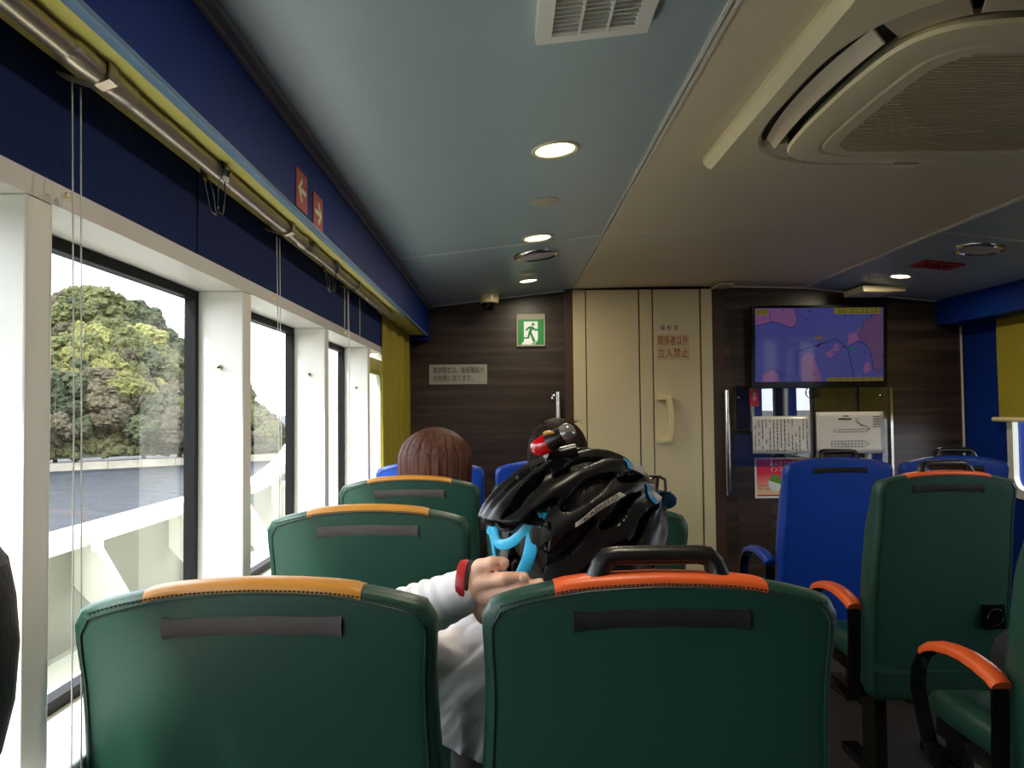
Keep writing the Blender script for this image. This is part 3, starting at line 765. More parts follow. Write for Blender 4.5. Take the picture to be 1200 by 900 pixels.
# ================================================================== CEILING FITTINGS
M['lamp'] = mat('lamp_lens', (1, .95, .85), .4, emit=(1., .90, .72), estr=7.)
def tilt(X): return math.atan(.111)*(-1 if X < XC else 1)
def on_ceiling(o, X):
    o.rotation_euler = (0, tilt(X), 0)
def disc_thing(name, label, cat, X, Y, parts, group=None):
    t = thing(name, label, cat, (X, Y, zc(X)), group)
    for nm, prof, m in parts:
        me = MB().lathe(prof, (0, 0, 0), 'Z', 36).mesh(nm, m, True); sharp(me, 40); link(nm, me, t, Vector((0, 0, 0)))
    on_ceiling(t, X); return t
LAMP_W = 4.4
def downlight(X, Y, r, label):
    t = disc_thing('downlight', label, 'light', X, Y, [
        ('trim_ring', [(r*.80, .004), (r*.82, -.004), (r*.95, -.006), (r, -.002), (r, .004)], M['cream_plastic']),
        ('lens', [(.0005, -.0015), (r*.82, -.0015), (r*.82, .003), (.0005, .003)], M['lamp'])], 'round ceiling downlights')
    ld = bpy.data.lights.new('bulb', 'AREA'); ld.shape = 'DISK'; ld.size = r*1.5; ld.energy = LAMP_W; ld.color = (1, .86, .64)
    lo = link('bulb', ld, t, Vector((0, 0, -.010)))
    return t
downlight(.145, 2.10, .067, 'nearest lit round downlight on the blue left ceiling panel')
downlight(.142, 3.19, .066, 'lit round downlight just before the ceiling seam, left side')
downlight(.135, 4.25, .056, 'farthest lit round downlight, near the security camera')
downlight(2.19, 4.20, .058, 'lit round downlight on the right ceiling near the screen')
downlight(2.19, 2.10, .067, 'lit round downlight on the right ceiling just outside the frame')
downlight(.145, 1.02, .067, 'lit round downlight on the left ceiling above the nearest seats, outside the frame')
for X, Y, r, lb in ((.142, 2.63, .050, 'small unlit beige ceiling disc between the two nearest left downlights'), (.13, 3.98, .045, 'small unlit beige ceiling disc beyond the round speaker on the left')):
    disc_thing('ceiling_sensor', lb, 'sensor', X, Y, [('dome', [(.0005, -.012), (r*.55, -.011), (r*.8, -.006), (r, -.002), (r, .003), (.0005, .003)], mat('beige_plastic', hexc(196, 188, 160), .35))], 'small ceiling discs')
for X, Y, lb in ((.150, 3.55, 'round ceiling speaker with chrome rim on the left, past the seam'), (2.18, 3.48, 'round ceiling speaker with chrome rim on the right')):
    r = .108
    disc_thing('ceiling_speaker', lb, 'speaker', X, Y, [
        ('rim', [(r*.80, .003), (r*.80, -.008), (r*.88, -.013), (r*.96, -.009), (r, 0), (r, .003)], M['steel']),
        ('grille', [(.0005, -.007), (r*.81, -.007), (r*.81, .003), (.0005, .003)], mat('speaker_mesh', hexc(206, 202, 192), .5))], 'ceiling speakers')
# supply vent at the top of the frame
vt = thing('ceiling_vent', 'white rectangular louvred vent on the blue ceiling panel', 'vent', (.168, 1.30, zc(.168)))
b = MB()
def vent_pts(h): return [(-.106, -.13), (.106, -.13), (.106, .13), (-.106, .13)] if h == 0 else [(-.099, -.124), (.099, -.124), (.099, .124), (-.099, .124)] if h == 1 else [(-.078, -.105), (.078, -.105), (.078, .105), (-.078, .105)]
xyz = lambda a, c, d: (a, c, d)
ring(b, vent_pts(0), vent_pts(2), xyz, -.022, .004); link('frame', b.mesh('frame', M['white']), vt, Vector((0, 0, 0)))
link('duct', MB().box(-.08, .08, -.107, .107, -.006, .003).mesh('duct', mat('dark_duct', hexc(50, 42, 36), .8)), vt, Vector((0, 0, 0)))
sl = None
for i in range(14):
    y = -.0975+.0150*i
    if sl is None: sl = MB().add([(-.078, .0040, -.009), (.078, .0040, -.009), (.078, -.0040, -.021), (-.078, -.0040, -.021), (-.078, .0056, -.009), (.078, .0056, -.009), (.078, -.0024, -.021), (-.078, -.0024, -.021)], [(0,1,2,3),(4,7,6,5),(0,4,5,1),(1,5,6,2),(2,6,7,3),(3,7,4,0)]).mesh('slat', M['white'])
    link('slat', sl, vt, Vector((0, y, 0)))
for x in (-.026, .026): link('mullion', MB().box(x-.002, x+.002, -.105, .105, -.0215, -.006).mesh('mullion', M['white']), vt, Vector((0, 0, 0)))
on_ceiling(vt, .1)
# security camera
sc_ = disc_thing('security_camera', 'dome security camera with black lens under the ceiling by the wood wall', 'camera', -.09, 4.60, [
    ('housing', [(.0005, -.052), (.052, -.052), (.058, -.046), (.060, -.006), (.060, .01), (.0005, .01)], M['cream_plastic']),
    ('dome', [(.0005, -.100), (.018, -.097), (.034, -.086), (.044, -.068), (.046, -.052), (.0005, -.050)], M['black_gloss'])])
sc_.rotation_euler = (0, 0, 0)
# red and white fittings on the right
rv = thing('red_ceiling_plate', 'red rectangular plate with dark opening on the right ceiling', 'plate', (2.20, 3.86, zc(2.2)))
ring(b := MB(), [(-.10, -.075), (.10, -.075), (.10, .075), (-.10, .075)], [(-.05, -.04), (.06, -.04), (.06, .04), (-.05, .04)], xyz, -.008, .003); link('frame', b.mesh('frame', mat('red_paint', hexc(170, 26, 28), .4)), rv, Vector((0,0,0)))
link('opening', MB().box(-.05, .06, -.04, .04, -.003, .002).mesh('opening', M['black']), rv, Vector((0,0,0))); on_ceiling(rv, 2.2)
for i in range(4):
    link('knob', MB().lathe([(.007, -.010), (.009, -.004), (.009, .0), (.0005, .0)], (0,0,0), 'Z', 10).mesh('knob', M['red_ink']), rv, Vector((-.03+.028*i, .0, -.003)))
em = thing('ceiling_box', 'white rectangular box under the ceiling above the screen', 'box', (2.235, 4.60, zc(2.235)-.03))
b = MB(); b.prism([(-.13, -.006), (.13, -.006), (.125, -.042), (-.125, -.042)], lambda a, z, d: (2.235+a, 4.60+d, zc(2.235)+.003+z), -.13, .13); b.build('cover', M['cream_plastic'], em, bevel=.004)
MB().box(2.235-.10, 2.235+.06, 4.50, 4.68, zc(2.235)-.0425, zc(2.235)-.037).build('base_plate', M['strip'], em)

# ---- ceiling cassette air conditioner
ACY = 1.752
ac = thing('air_conditioner', 'large cream ceiling cassette air conditioner with rounded grille panel', 'air conditioner', (XC, ACY, EYE+.74))
M['ac'] = mat('ac_plastic', hexc(226, 215, 176), .42); M['ac2'] = mat('ac_vane', hexc(196, 182, 158), .35)
HZ = EYE+.715
def squircle(a, p, n=72): return [(a*math.copysign(abs(math.cos(2*PI*i/n))**(2/p), math.cos(2*PI*i/n)), a*math.copysign(abs(math.sin(2*PI*i/n))**(2/p), math.sin(2*PI*i/n))) for i in range(n)]
def ac_open(a, n=96):   # rounded square with bulging sides
    r = []
    for i in range(n):
        t = 2*PI*i/n; c, s = math.cos(t), math.sin(t)
        k = (abs(c)**3.4 + abs(s)**3.4)**(-1/3.4)
        r.append((a*k*c, a*k*s))
    return r
def sq_ring(a, n=96):
    r = []
    for i in range(n):
        t = 2*PI*i/n; c, s = math.cos(t), math.sin(t); k = 1/max(abs(c), abs(s)); r.append((a*k*c, a*k*s))
    return r
at = lambda z: (lambda p: [(XC+x, ACY+y, z) for x, y in p])
b = MB(); b.loft([at(EYE+.765)(sq_ring(.548)), at(EYE+.742)(sq_ring(.548)), at(HZ+.014)(sq_ring(.543)), at(HZ)(sq_ring(.530)), at(HZ-.002)(ac_open(.492)), at(HZ+.004)(ac_open(.485)), at(HZ+.07)(ac_open(.478))], caps=False)
sharp(b.build('frame', M['ac'], ac, smooth=True).data, 16)
MB().loft([at(HZ+.020)(ac_open(.488)), at(HZ+.026)(ac_open(.488))]).build('slot_shade', mat('ac_dark', hexc(38, 34, 30), .6), ac)  # dark plate stands in for the shade inside the air slot
b = MB()
def panel_out(d, n=96):  # hanging panel: sides waisted towards the vanes, corners reaching out
    r = []
    for i in range(n):
        t = 2*PI*i/n; c, s = math.cos(t), math.sin(t)
        k = (abs(c)**3.0 + abs(s)**3.0)**(-1/3.0)
        w_ = .044*math.exp(-((abs(abs(c)-abs(s)))/.38)**2)
        r.append(((.408+w_*.85-d)*k*c, (.408+w_*.85-d)*k*s))
    return r
b.loft([at(HZ+.022)(panel_out(.03)), at(HZ-.008)(panel_out(.008)), at(HZ-.018)(panel_out(.0)), at(HZ-.026)(panel_out(.004)), at(HZ-.029)(panel_out(.016)), at(HZ-.030)(panel_out(.075)), at(HZ-.0265)(panel_out(.078)), at(HZ-.0265)(panel_out(.084)), at(HZ-.031)(panel_out(.088)), at(HZ-.031)([(x*.90, y*.90) for x, y in panel_out(.088)]), at(HZ-.024)([(x*.89, y*.89) for x, y in panel_out(.088)])])
sharp(b.build('hanging_panel', M['ac'], ac, smooth=True).data, 28)
# grille louvres inside the panel
b = MB(); lim = [(x*.885, y*.885) for x, y in panel_out(.088)]; A = max(x for x, y in lim)
for i in range(40):
    y = -A*.985 + 2*A*.985*i/39
    xs = [x for x, yy in lim if abs(yy-y) < .018]
    if not xs: continue
    hx = max(abs(v) for v in xs)
    b.box(XC-hx, XC+hx, ACY+y-.0050, ACY+y+.0030, HZ-.032, HZ-.0250)
stuff(b.build('intake_louvres', mat('ac_grille', hexc(206, 192, 150), .45), ac))
MB().loft([at(HZ-.0246)([(x*.885, y*.885) for x, y in panel_out(.088)]), at(HZ-.0238)([(x*.885, y*.885) for x, y in panel_out(.088)])]).build('filter', MATS['ac_dark'], ac)  # dark sheet painting the shade between the louvres
MB().box(XC-.05, XC+.02, ACY+.385, ACY+.393, HZ-.0325, HZ-.027).build('latch', M['ac2'], ac)
# four tilting vanes and corner pieces in the slot
for q in range(4):
    ang = q*PI/2; c, s = round(math.cos(ang)), round(math.sin(ang))
    def rot(x, y, z): return (XC+x*c-y*s, ACY+x*s+y*c, z)
    rows = []
    for i in range(17):
        t = -1+i/8; xx = .30*t; out_ = .462-.026*t*t; inn = .432-.018*t*t
        rows.append([rot(xx, out_, HZ+.014), rot(xx, inn, HZ-.016), rot(xx, inn+.004, HZ-.018), rot(xx, out_+.004, HZ+.012)])
    MB().loft(rows).build('vane', M['ac2'], ac, smooth=True)
    rows = []
    for i in range(7):
        a_ = PI/4-.13+.26*i/6; k = (abs(math.cos(a_))**3.4+abs(math.sin(a_))**3.4)**(-1/3.4)
        ri, ro = .425*k, .485*k
        rows.append([rot(r_*math.cos(a_), r_*math.sin(a_), z) for r_, z in ((ro, HZ+.004), (ri, HZ-.004), (ri, HZ+.04), (ro, HZ+.04))])
    MB().loft(rows).build('corner_piece', M['ac2'], ac, smooth=True)

# ================================================================== FORWARD BULKHEAD FITTINGS
YW = YF-.002
def board(px0, py0, px1, py1, Y, name, m, parent, th=.004, bevel=0.):
    a, c = W(px0, py0, Y), W(px1, py1, Y)
    return MB().box(a.x, c.x, Y-th, Y, c.z, a.z).build(name, m, parent, bevel=bevel)
# exit sign
a, c = W(605, 368, YW), W(639, 406, YW); w_, h_ = c.x-a.x, a.z-c.z
ex = thing('exit_sign', 'green and white running man exit sign on the dark wood wall', 'sign', ((a.x+c.x)/2, YW, c.z))
MB().box(a.x, c.x, YW-.024, YW, c.z, a.z).build('housing', mat('sign_housing', hexc(196, 190, 172), .4), ex, bevel=.002)
def ex_pt(u, v, d): return (a.x + u*w_, YW-.024-d, a.z - v*h_)
def flat(poly, name, m, parent, fn, d0, d1): return MB().prism(poly, fn, d0, d1).build(name, m, parent)
exg = mat('exit_green', hexc(0, 140, 56), .4, emit=hexc(0, 150, 60), estr=.22); exw = mat('exit_white', hexc(235, 240, 232), .4, emit=(1, 1, .96), estr=.35)
flat([(.05, .17), (.95, .17), (.95, .95), (.05, .95)], 'green_panel', exg, ex, ex_pt, 0, .0006)
flat([(.26, .24), (.74, .24), (.74, .80), (.62, .94), (.16, .94), (.26, .83)], 'white_door', exw, ex, ex_pt, .0006, .0012)
b = MB()
b.prism([(.58+.055*math.cos(i*PI/8), .325+.048*math.sin(i*PI/8)) for i in range(16)], ex_pt, .0012, .0018)
for poly in ([(.40, .39), (.56, .385), (.61, .42), (.50, .60), (.42, .56), (.47, .45), (.42, .45)], [(.42, .39), (.47, .45), (.36, .52), (.33, .53), (.30, .50), (.34, .46)],
             [(.60, .41), (.66, .47), (.74, .46), (.74, .52), (.64, .53), (.56, .47)], [(.42, .55), (.50, .58), (.44, .76), (.22, .76), (.22, .72), (.38, .71)],
             [(.46, .57), (.53, .58), (.66, .83), (.62, .86), (.56, .86), (.50, .70)], [(.52, .92), (.66, .84), (.66, .88), (.58, .94)]):
    b.prism(poly, ex_pt, .0012, .0018)
b.build('running_figure', exg, ex)
# life jacket plaque
a, c = W(503, 427.5, YW), W(571, 450, YW)
pq = thing('notice_plaque', 'grey plaque with two lines of Japanese text on the wood wall', 'sign', ((a.x+c.x)/2, YW, c.z))
MB().box(a.x, c.x, YW-.006, YW, c.z, a.z).build('plate', mat('grey_plate', hexc(168, 166, 156), .4), pq)
hh = a.z-c.z
textmesh('救命胴衣は、後部階段の', hh*.36, M['ink'], (a.x+hh*.18, YW-.0064, a.z-hh*.31), 'lettering', pq, fit=(c.x-a.x)*.88)
textmesh('右舷側にあります。', hh*.36, M['ink'], (a.x+hh*.18, YW-.0064, a.z-hh*.72), 'lettering', pq, fit=(c.x-a.x)*.69)
# door stickers
YD = YF-.023
a, c = W(772, 379.5, YD), W(798, 388.5, YD)
ds = thing('door_label', 'small pale label with three black characters on the cream door', 'label', ((a.x+c.x)/2, YD, c.z))
MB().box(a.x, c.x, YD-.0016, YD, c.z, a.z).build('plate', mat('pale_label', hexc(214, 206, 178), .4), ds)
textmesh('操 舵 室', (a.z-c.z)*.66, M['ink'], ((a.x+c.x)/2, YD-.002, (a.z+c.z)/2), 'lettering', ds, align='CENTER')
a, c = W(771, 393, YD), W(808, 421, YD)
dn = thing('door_notice', 'red Japanese keep out lettering stuck on the cream door', 'sign', ((a.x+c.x)/2, YD, c.z))
hh = a.z-c.z
MB().box(a.x-.004, c.x+.004, YD-.0012, YD, c.z-.004, a.z+.004).build('film', mat('clear_film', hexc(208, 196, 156), .25), dn)
textmesh('関係者以外', hh*.43, M['red_ink'], ((a.x+c.x)/2, YD-.0016, a.z-hh*.24), 'lettering', dn, align='CENTER', fit=(c.x-a.x)*.97, depth=.0006)
textmesh('立入禁止', hh*.43, M['red_ink'], ((a.x+c.x)/2, YD-.0016, a.z-hh*.76), 'lettering', dn, align='CENTER', fit=(c.x-a.x)*.97, depth=.0006)
# chrome grab bars
def grab_bar(px, py0, py1, label):
    p0, p1 = W(px, py0, YF-.055), W(px, py1, YF-.055); x = (p0.x+p1.x)/2
    t = thing('grab_bar', label, 'handrail', (x, YF-.055, p1.z), 'chrome grab bars on the forward wall')
    MB().tube([(x, YF-.055, p1.z), (x, YF-.055, p0.z)], .0165, 16).build('bar', M['steel'], t, smooth=True)
    for z in (p0.z-.035, p1.z+.035):
        b = MB(); b.tube([(x, YF-.055, z), (x-.012, YF-.03, z), (x-.012, YF-.001, z)], [.016, .012, .014], 12); b.lathe([(.024, 0), (.024, .005), (.012, .008)], (x-.012, YF-.001, z), 'Y', 14)
        b.build('bracket', M['steel'], t, smooth=True)
    return t
grab_bar(654, 459, 592, 'short looking chrome grab bar left of the cream door, above the dark hair')
grab_bar(853, 457, 580, 'long chrome grab bar right of the cream door')
# television
YT = YF-.065
p00, p11 = W(880.5, 358, YT), W(1041, 453.5, YT)
tvx, tvz = (p00.x+p11.x)/2, (p00.z+p11.z)/2; tw, th_ = p11.x-p00.x, p00.z-p11.z
tv = thing('television', 'wall mounted flat screen showing a purple sea chart', 'television', (tvx, YT, tvz-th_/2))
def tvl(u, v, d): return ((u-.5)*tw, -d, th_*(1-v))
def tv_part(b, name, m, bevel=0.):
    o = link(name, b.mesh(name, m), tv, Vector((0, 0, 0)))
    if bevel: q = o.modifiers.new('bevel', 'BEVEL'); q.width = bevel; q.segments = 2
    return o
tv_part(MB().box(-tw/2, tw/2, -.004, .035, 0, th_), 'cabinet', M['black_gloss'], .004)
bz = MB(); ring(bz, [(0, 0), (1, 0), (1, 1), (0, 1)], [(.026, .035), (.974, .035), (.974, .925), (.026, .925)], tvl, -.002, .010); tv_part(bz, 'bezel', M['black_gloss'], .002)
tv_part(MB().box(-.05, .05, .03, .066, th_*.3, th_*.7), 'wall_mount', M['black'])
def scr(name, c, e):
    return mat(name, hexc(*[v*.25 for v in c]), .06, spec=.6, emit=hexc(*c), estr=e)
ES = .42
def sp(u, v, d): return tvl(.026+.948*u, .035+.89*v, d)
def scrpoly(poly, name, m, lay): return tv_part(MB().prism([((x-85)/1080, (y-35)/605) for x, y in poly], sp, .0044+lay*.00025, .0046+lay*.00025), name, m)
sea_m = scr('screen_blue', (78, 80, 150), ES); land = scr('screen_pink', (134, 90, 140), ES); land2 = scr('screen_mauve', (104, 74, 116), ES); ylw = scr('screen_yellow', (134, 120, 42), ES); sink = scr('screen_ink', (24, 24, 60), .4); sgrn = scr('screen_green', (20, 130, 60), ES)
scrpoly([(85, 35), (1165, 35), (1165, 640), (85, 640)], 'screen', sea_m, 0)
for pl in ([(85, 37), (415, 37), (440, 125), (425, 175), (405, 192), (370, 190), (300, 160), (225, 140), (180, 158), (85, 178)], [(865, 345), (872, 250), (940, 235), (985, 190), (1040, 110), (1010, 160), (955, 235), (950, 270), (962, 300), (910, 325)],
           [(482, 638), (470, 480), (482, 430), (510, 405), (550, 400), (580, 425), (592, 480), (630, 570), (648, 638)], [(765, 322), (785, 335), (797, 375), (760, 400), (725, 445), (690, 440), (675, 412), (705, 395), (740, 370)],
           [(132, 638), (145, 585), (190, 545), (240, 542), (280, 580), (292, 638)], [(990, 560), (1010, 490), (1045, 480), (1060, 545), (1030, 575)]):
    scrpoly(pl, 'map_land', land, 1)
scrpoly([(1163, 85), (1090, 92), (1030, 130), (985, 190), (950, 245), (955, 285), (1000, 318), (1050, 390), (1072, 470), (1078, 540), (1130, 555), (1163, 545)], 'map_land', land2, 2)
def scrline(pts, wd, name, m, lay=3):
    b = MB(); b.band([sp((x-85)/1080, (y-35)/605, .0046+lay*.00025) for x, y in pts], wd, .0003, (1, 0, .3)) if False else None
    for (x0, y0), (x1, y1) in zip(pts, pts[1:]):
        l = math.hypot(x1-x0, y1-y0) or 1; nx, ny = -(y1-y0)/l*wd, (x1-x0)/l*wd
        b.prism([((x-85)/1080, (y-35)/605) for x, y in ((x0+nx, y0+ny), (x1+nx, y1+ny), (x1-nx, y1-ny), (x0-nx, y0-ny))], sp, .0044+lay*.00025, .0046+lay*.00025)
    return tv_part(b, name, m)
scrline([(640, 640), (650, 640)], 1, 'chart_mark', sink)
scrline([(470, 640), (430, 565), (440, 392), (450, 388), (600, 345), (768, 290), (855, 362), (865, 375), (915, 605)], 2.6, 'route_line', sink)
scrline([(865, 362), (890, 345), (950, 310), (985, 318), (1030, 350), (1055, 395), (1072, 470), (1078, 540), (1125, 556), (1163, 535)], 2, 'coast_line', sink)
scrline([(85, 178), (180, 158), (225, 140), (300, 160), (370, 190), (405, 192), (425, 175), (440, 125), (415, 40)], 2, 'coast_line', sink)
scrline([(950, 270), (950, 245), (975, 215), (985, 190), (1010, 145), (1030, 130), (1060, 105), (1095, 88)], 2, 'coast_line', sink)
scrline([(340, 362), (420, 330), (520, 278)], 1.4, 'chart_line', sink)
scrline([(160, 575), (235, 530), (320, 575), (460, 640)], 1.6, 'chart_line', sink)
scrline([(97, 255), (97, 600)], 1.6, 'scale_bar', sink)
for y in (257, 332, 408, 482): scrline([(97, y), (140, y)], 1.4, 'scale_bar', sink)
scrline([(210, 50), (210, 125)], 2, 'scale_bar', sink)
for x, y in ((545, 60), (515, 132), (845, 102), (318, 48), (835, 358), (980, 320), (742, 398), (300, 592), (1007, 402), (1155, 436), (580, 578)):
    scrline([(x-9, y), (x+9, y)], 4, 'chart_mark', sink)
scrline([(890, 372), (920, 372)], 12, 'ship_marker', sgrn, 4)
scrline([(600, 352), (650, 322)], 5, 'chart_mark', sink, 4); scrline([(612, 330), (622, 352)], 4, 'chart_mark', sink, 4)
scrline([(588, 280), (655, 280)], 9, 'caption_box', ylw, 3)
scrline([(92, 66), (196, 66)], 24, 'caption_box', ylw, 3); scrline([(752, 60), (1152, 60)], 27, 'caption_box', ylw, 3); scrline([(688, 623), (1163, 623)], 15, 'caption_box', ylw, 3)
def scrtext(body, x, y, size, sx=1.):
    x_, y_, z_ = sp((x-85)/1080, (y-35)/605, .0058)
    return textmesh(body, size, sink, Vector((x_, y_, z_)) + WLOC[tv.name], 'caption', tv, fit=sx*tw*.948/1080, depth=.0001)
scrtext('07:57', 100, 66, .034, 88); scrtext('【入】 08:00 宮浦 定期便', 768, 47, .0165, 365); scrtext('【出】 08:02 友浦 定期便', 768, 73, .0165, 365)
scrtext('今治－友浦－木浦－岩城－佐島－弓削－生名', 698, 623, .0165, 440); scrtext('大三島', 594, 280, .014, 54)
tv.rotation_euler = (math.radians(3.0), 0, 0)
cb = thing('cable_loop', 'black cable loop hanging below the television', 'cable', (W(957, 466, YF-.03)))
p = W(957, 460, YF-.05)
MB().tube([(p.x+.034*math.cos(i*PI/9)*(1+.1*(i > 18)), YF-.05+.004*(i > 18), p.z+.002+.036*math.sin(i*PI/9)) for i in range(37)], .003, 7).build('cable', M['black'], cb, smooth=True)
# acrylic board with papers
YA = YF-.012
a, c = W(859, 452, YA), W(1041, 545, YA)
ab = thing('acrylic_board', 'glossy clear acrylic sheet screwed to the wood wall below the television', 'board', ((a.x+c.x)/2, YA, c.z))
MB().prism(round_rect(a.x, c.x, c.z, a.z, .02), lambda x, z, d: (x, d, z), YA-.004, YA).build('sheet', M['acrylic'], ab)
for px, py in ((866, 466), (1033, 463)):
    p = W(px, py, YA-.004); MB().lathe([(.0005, .012), (.006, .011), (.011, .006), (.012, 0), (.0005, 0)], p, 'Y', 14).build('screw', M['steel'], ab, smooth=True)
rs = W(1043, 455, YF); re = W(1047, 560, YF)
mr = MB().box(rs.x, re.x, YF-.02, YF-.001, re.z-.2, rs.z).build('chrome_strip', M['steel']); tag(mr, 'thin upright chrome strip at the right edge of the acrylic board', 'strip')
YP = YA-.006
def sheet(px0, py0, px1, py1, label):
    a, c = W(px0, py0, YP), W(px1, py1, YP)
    t = thing('notice_paper', label, 'paper', ((a.x+c.x)/2, YP, c.z), 'papers on the acrylic board')
    n = 12; rows = [[(a.x+(c.x-a.x)*i/n, YP-.002-.003*abs(math.sin(i*1.3+j*.9)), a.z+(c.z-a.z)*j/8) for i in range(n+1)] for j in range(9)]
    b = MB(); k = n+1; b.v = [Vector(p) for r in rows for p in r]; b.f = [(i*k+j, i*k+j+1, (i+1)*k+j+1, (i+1)*k+j) for i in range(8) for j in range(n)]
    o = b.build('sheet', M['paper'], t, smooth=True); s_ = o.modifiers.new('solid', 'SOLIDIFY'); s_.thickness = .0006
    return t, a, c
t, a, c = sheet(882, 488, 950, 531, 'white paper with columns of small upright Japanese text on the acrylic board')
b = MB(); rnd = random.Random(3)
for i in range(15):
    x = c.x-.02-(c.x-a.x-.035)*i/14; z = a.z-.02
    while z > c.z+.02:
        l = rnd.uniform(.006, .03)
        if rnd.random() < .8: b.box(x-.0022, x+.0022, YP-.0068, YP-.0060, max(c.z+.012, z-l), z)
        z -= l+.006
stuff(b.build('printed_text', M['ink'], t))
t, a, c = sheet(957, 483, 1037, 531, 'white paper with a printed ship plan on the acrylic board')
b = MB()
def pl(u, v): return (a.x+(c.x-a.x)*u, a.z+(c.z-a.z)*v)
def pline(pts, wd=.0012, b=b):
    for p, q in zip(pts, pts[1:]):
        (x0, z0), (x1, z1) = pl(*p), pl(*q); l = math.hypot(x1-x0, z1-z0) or 1; nx, nz_ = -(z1-z0)/l*wd, (x1-x0)/l*wd
        b.prism([(x0+nx, z0+nz_), (x1+nx, z1+nz_), (x1-nx, z1-nz_), (x0-nx, z0-nz_)], lambda x, z, d: (x, d, z), YP-.0066, YP-.0058)
pline([(.30, .42), (.78, .42), (.74, .34), (.66, .34), (.62, .24), (.60, .16)]); pline([(.25, .42), (.27, .48), (.74, .48), (.80, .40)]); pline([(.58, .24), (.72, .34)])
pline([(.22, .70), (.22, .84), (.70, .84), (.78, .77), (.70, .70), (.22, .70)])
for k in range(9): pline([(.27+.05*k, .70), (.27+.05*k, .84)], .0008)
pline([(.22, .77), (.70, .77)], .0008); pline([(.36, .70), (.46, .84)], .0008)
for r_ in range(5): pline([(.84, .12+.06*r_), (.95, .12+.06*r_)], .002)
pline([(.33, .17), (.52, .17)], .004); pline([(.40, .10), (.48, .10)], .003); pline([(.45, .92), (.58, .92)], .002)
b.build('ship_plan', M['ink'], t)
# red poster with an egg
YQ = YF-.003
a, c = W(884, 536.5, YQ), W(951, 583, YQ)
po = thing('red_poster', 'small red and cream poster with an egg on the wood wall beside the blue seat', 'poster', ((a.x+c.x)/2, YQ, c.z))
MB().box(a.x, c.x, YQ-.002, YQ, c.z, a.z).build('sheet', M['paper'], po)
pm = bpy.data.materials.new('poster_red'); pm.use_nodes = True; nt = pm.node_tree; p = nt.nodes['Principled BSDF']; p.inputs['Roughness'].default_value = .35
tc = nt.nodes.new('ShaderNodeTexCoord'); sx_ = nt.nodes.new('ShaderNodeSeparateXYZ'); r = nt.nodes.new('ShaderNodeValToRGB')
r.color_ramp.elements[0].position = .12; r.color_ramp.elements[0].color = (*hexc(228, 196, 150), 1); r.color_ramp.elements[1].position = .62; r.color_ramp.elements[1].color = (*hexc(214, 36, 70), 1)
k_ = r.color_ramp.elements.new(.4); k_.color = (*hexc(226, 130, 120), 1)
nt.links.new(tc.outputs['Generated'], sx_.inputs[0]); nt.links.new(sx_.outputs['Z'], r.inputs[0]); nt.links.new(r.outputs[0], p.inputs['Base Color'])
pw, ph = c.x-a.x, a.z-c.z
MB().box(a.x+pw*.035, c.x-pw*.03, YQ-.0026, YQ-.002, c.z+ph*.05, a.z-ph*.04).build('printed_ground', pm, po)
textmesh('みんなで予防', pw*.105, M['paper'], (a.x+pw*.50, YQ-.0028, a.z-ph*.16), 'lettering', po, align='CENTER', fit=pw*.46)
textmesh('インフルエンザ', pw*.105, M['paper'], (a.x+pw*.53, YQ-.0028, a.z-ph*.30), 'lettering', po, align='CENTER', fit=pw*.52)
def egg(cx, cz, rx, rz, t0=0, t1=2*PI, n=28): return [(cx+rx*math.cos(t0+(t1-t0)*i/n)*(1-.14*math.sin(t0+(t1-t0)*i/n)), cz+rz*math.sin(t0+(t1-t0)*i/n)) for i in range(n)]
ecx, ecz = a.x+pw*.36, c.z+ph*.38
flat(egg(ecx, ecz, pw*.12, ph*.21), 'egg_print', mat('egg_white', hexc(214, 226, 214), .4), po, lambda x, z, d: (x, d, z), YQ-.0030, YQ-.0026)
flat([p for p in egg(ecx, ecz, pw*.12, ph*.21, -.25, PI*.95)], 'egg_print', mat('egg_green', hexc(96, 140, 40), .4), po, lambda x, z, d: (x, d, z), YQ-.0034, YQ-.0030)
textmesh('おもいやり', pw*.04, M['ink'], (a.x+pw*.07, YQ-.0028, c.z+ph*.30), 'lettering', po)
textmesh('うがい・手洗い', pw*.034, M['ink'], (a.x+pw*.05, YQ-.0028, c.z+ph*.22), 'lettering', po)
MB().box(a.x+pw*.04, c.x-pw*.04, YQ-.003, YQ-.0024, c.z+ph*.055, c.z+ph*.085).build('printed_line', M['red_ink'], po)
# small red card
a, c = W(879.5, 456, YA-.01), W(890, 476, YA-.01)
rc = thing('red_card', 'small red card with a pale square under the left corner of the television', 'card', ((a.x+c.x)/2, YA-.01, c.z))
MB().box(a.x, c.x, YA-.014, YA-.005, c.z, a.z).build('card', mat('card_red', hexc(176, 34, 56), .4), rc)
MB().box(a.x+.018, a.x+.036, YA-.0146, YA-.0138, c.z+.035, a.z-.022).build('pale_square', mat('card_pale', hexc(196, 140, 132), .5), rc)
# access hatch low on the right of the door
a, c = W(864, 585, YF), W(905, 640, YF)
hp = MB().box(a.x, c.x, YF-.004, YF, c.z, a.z).build('access_hatch', M['wood'], bevel=.002); tag(hp, 'flush wood access hatch low on the wall beside the blue seat', 'hatch')

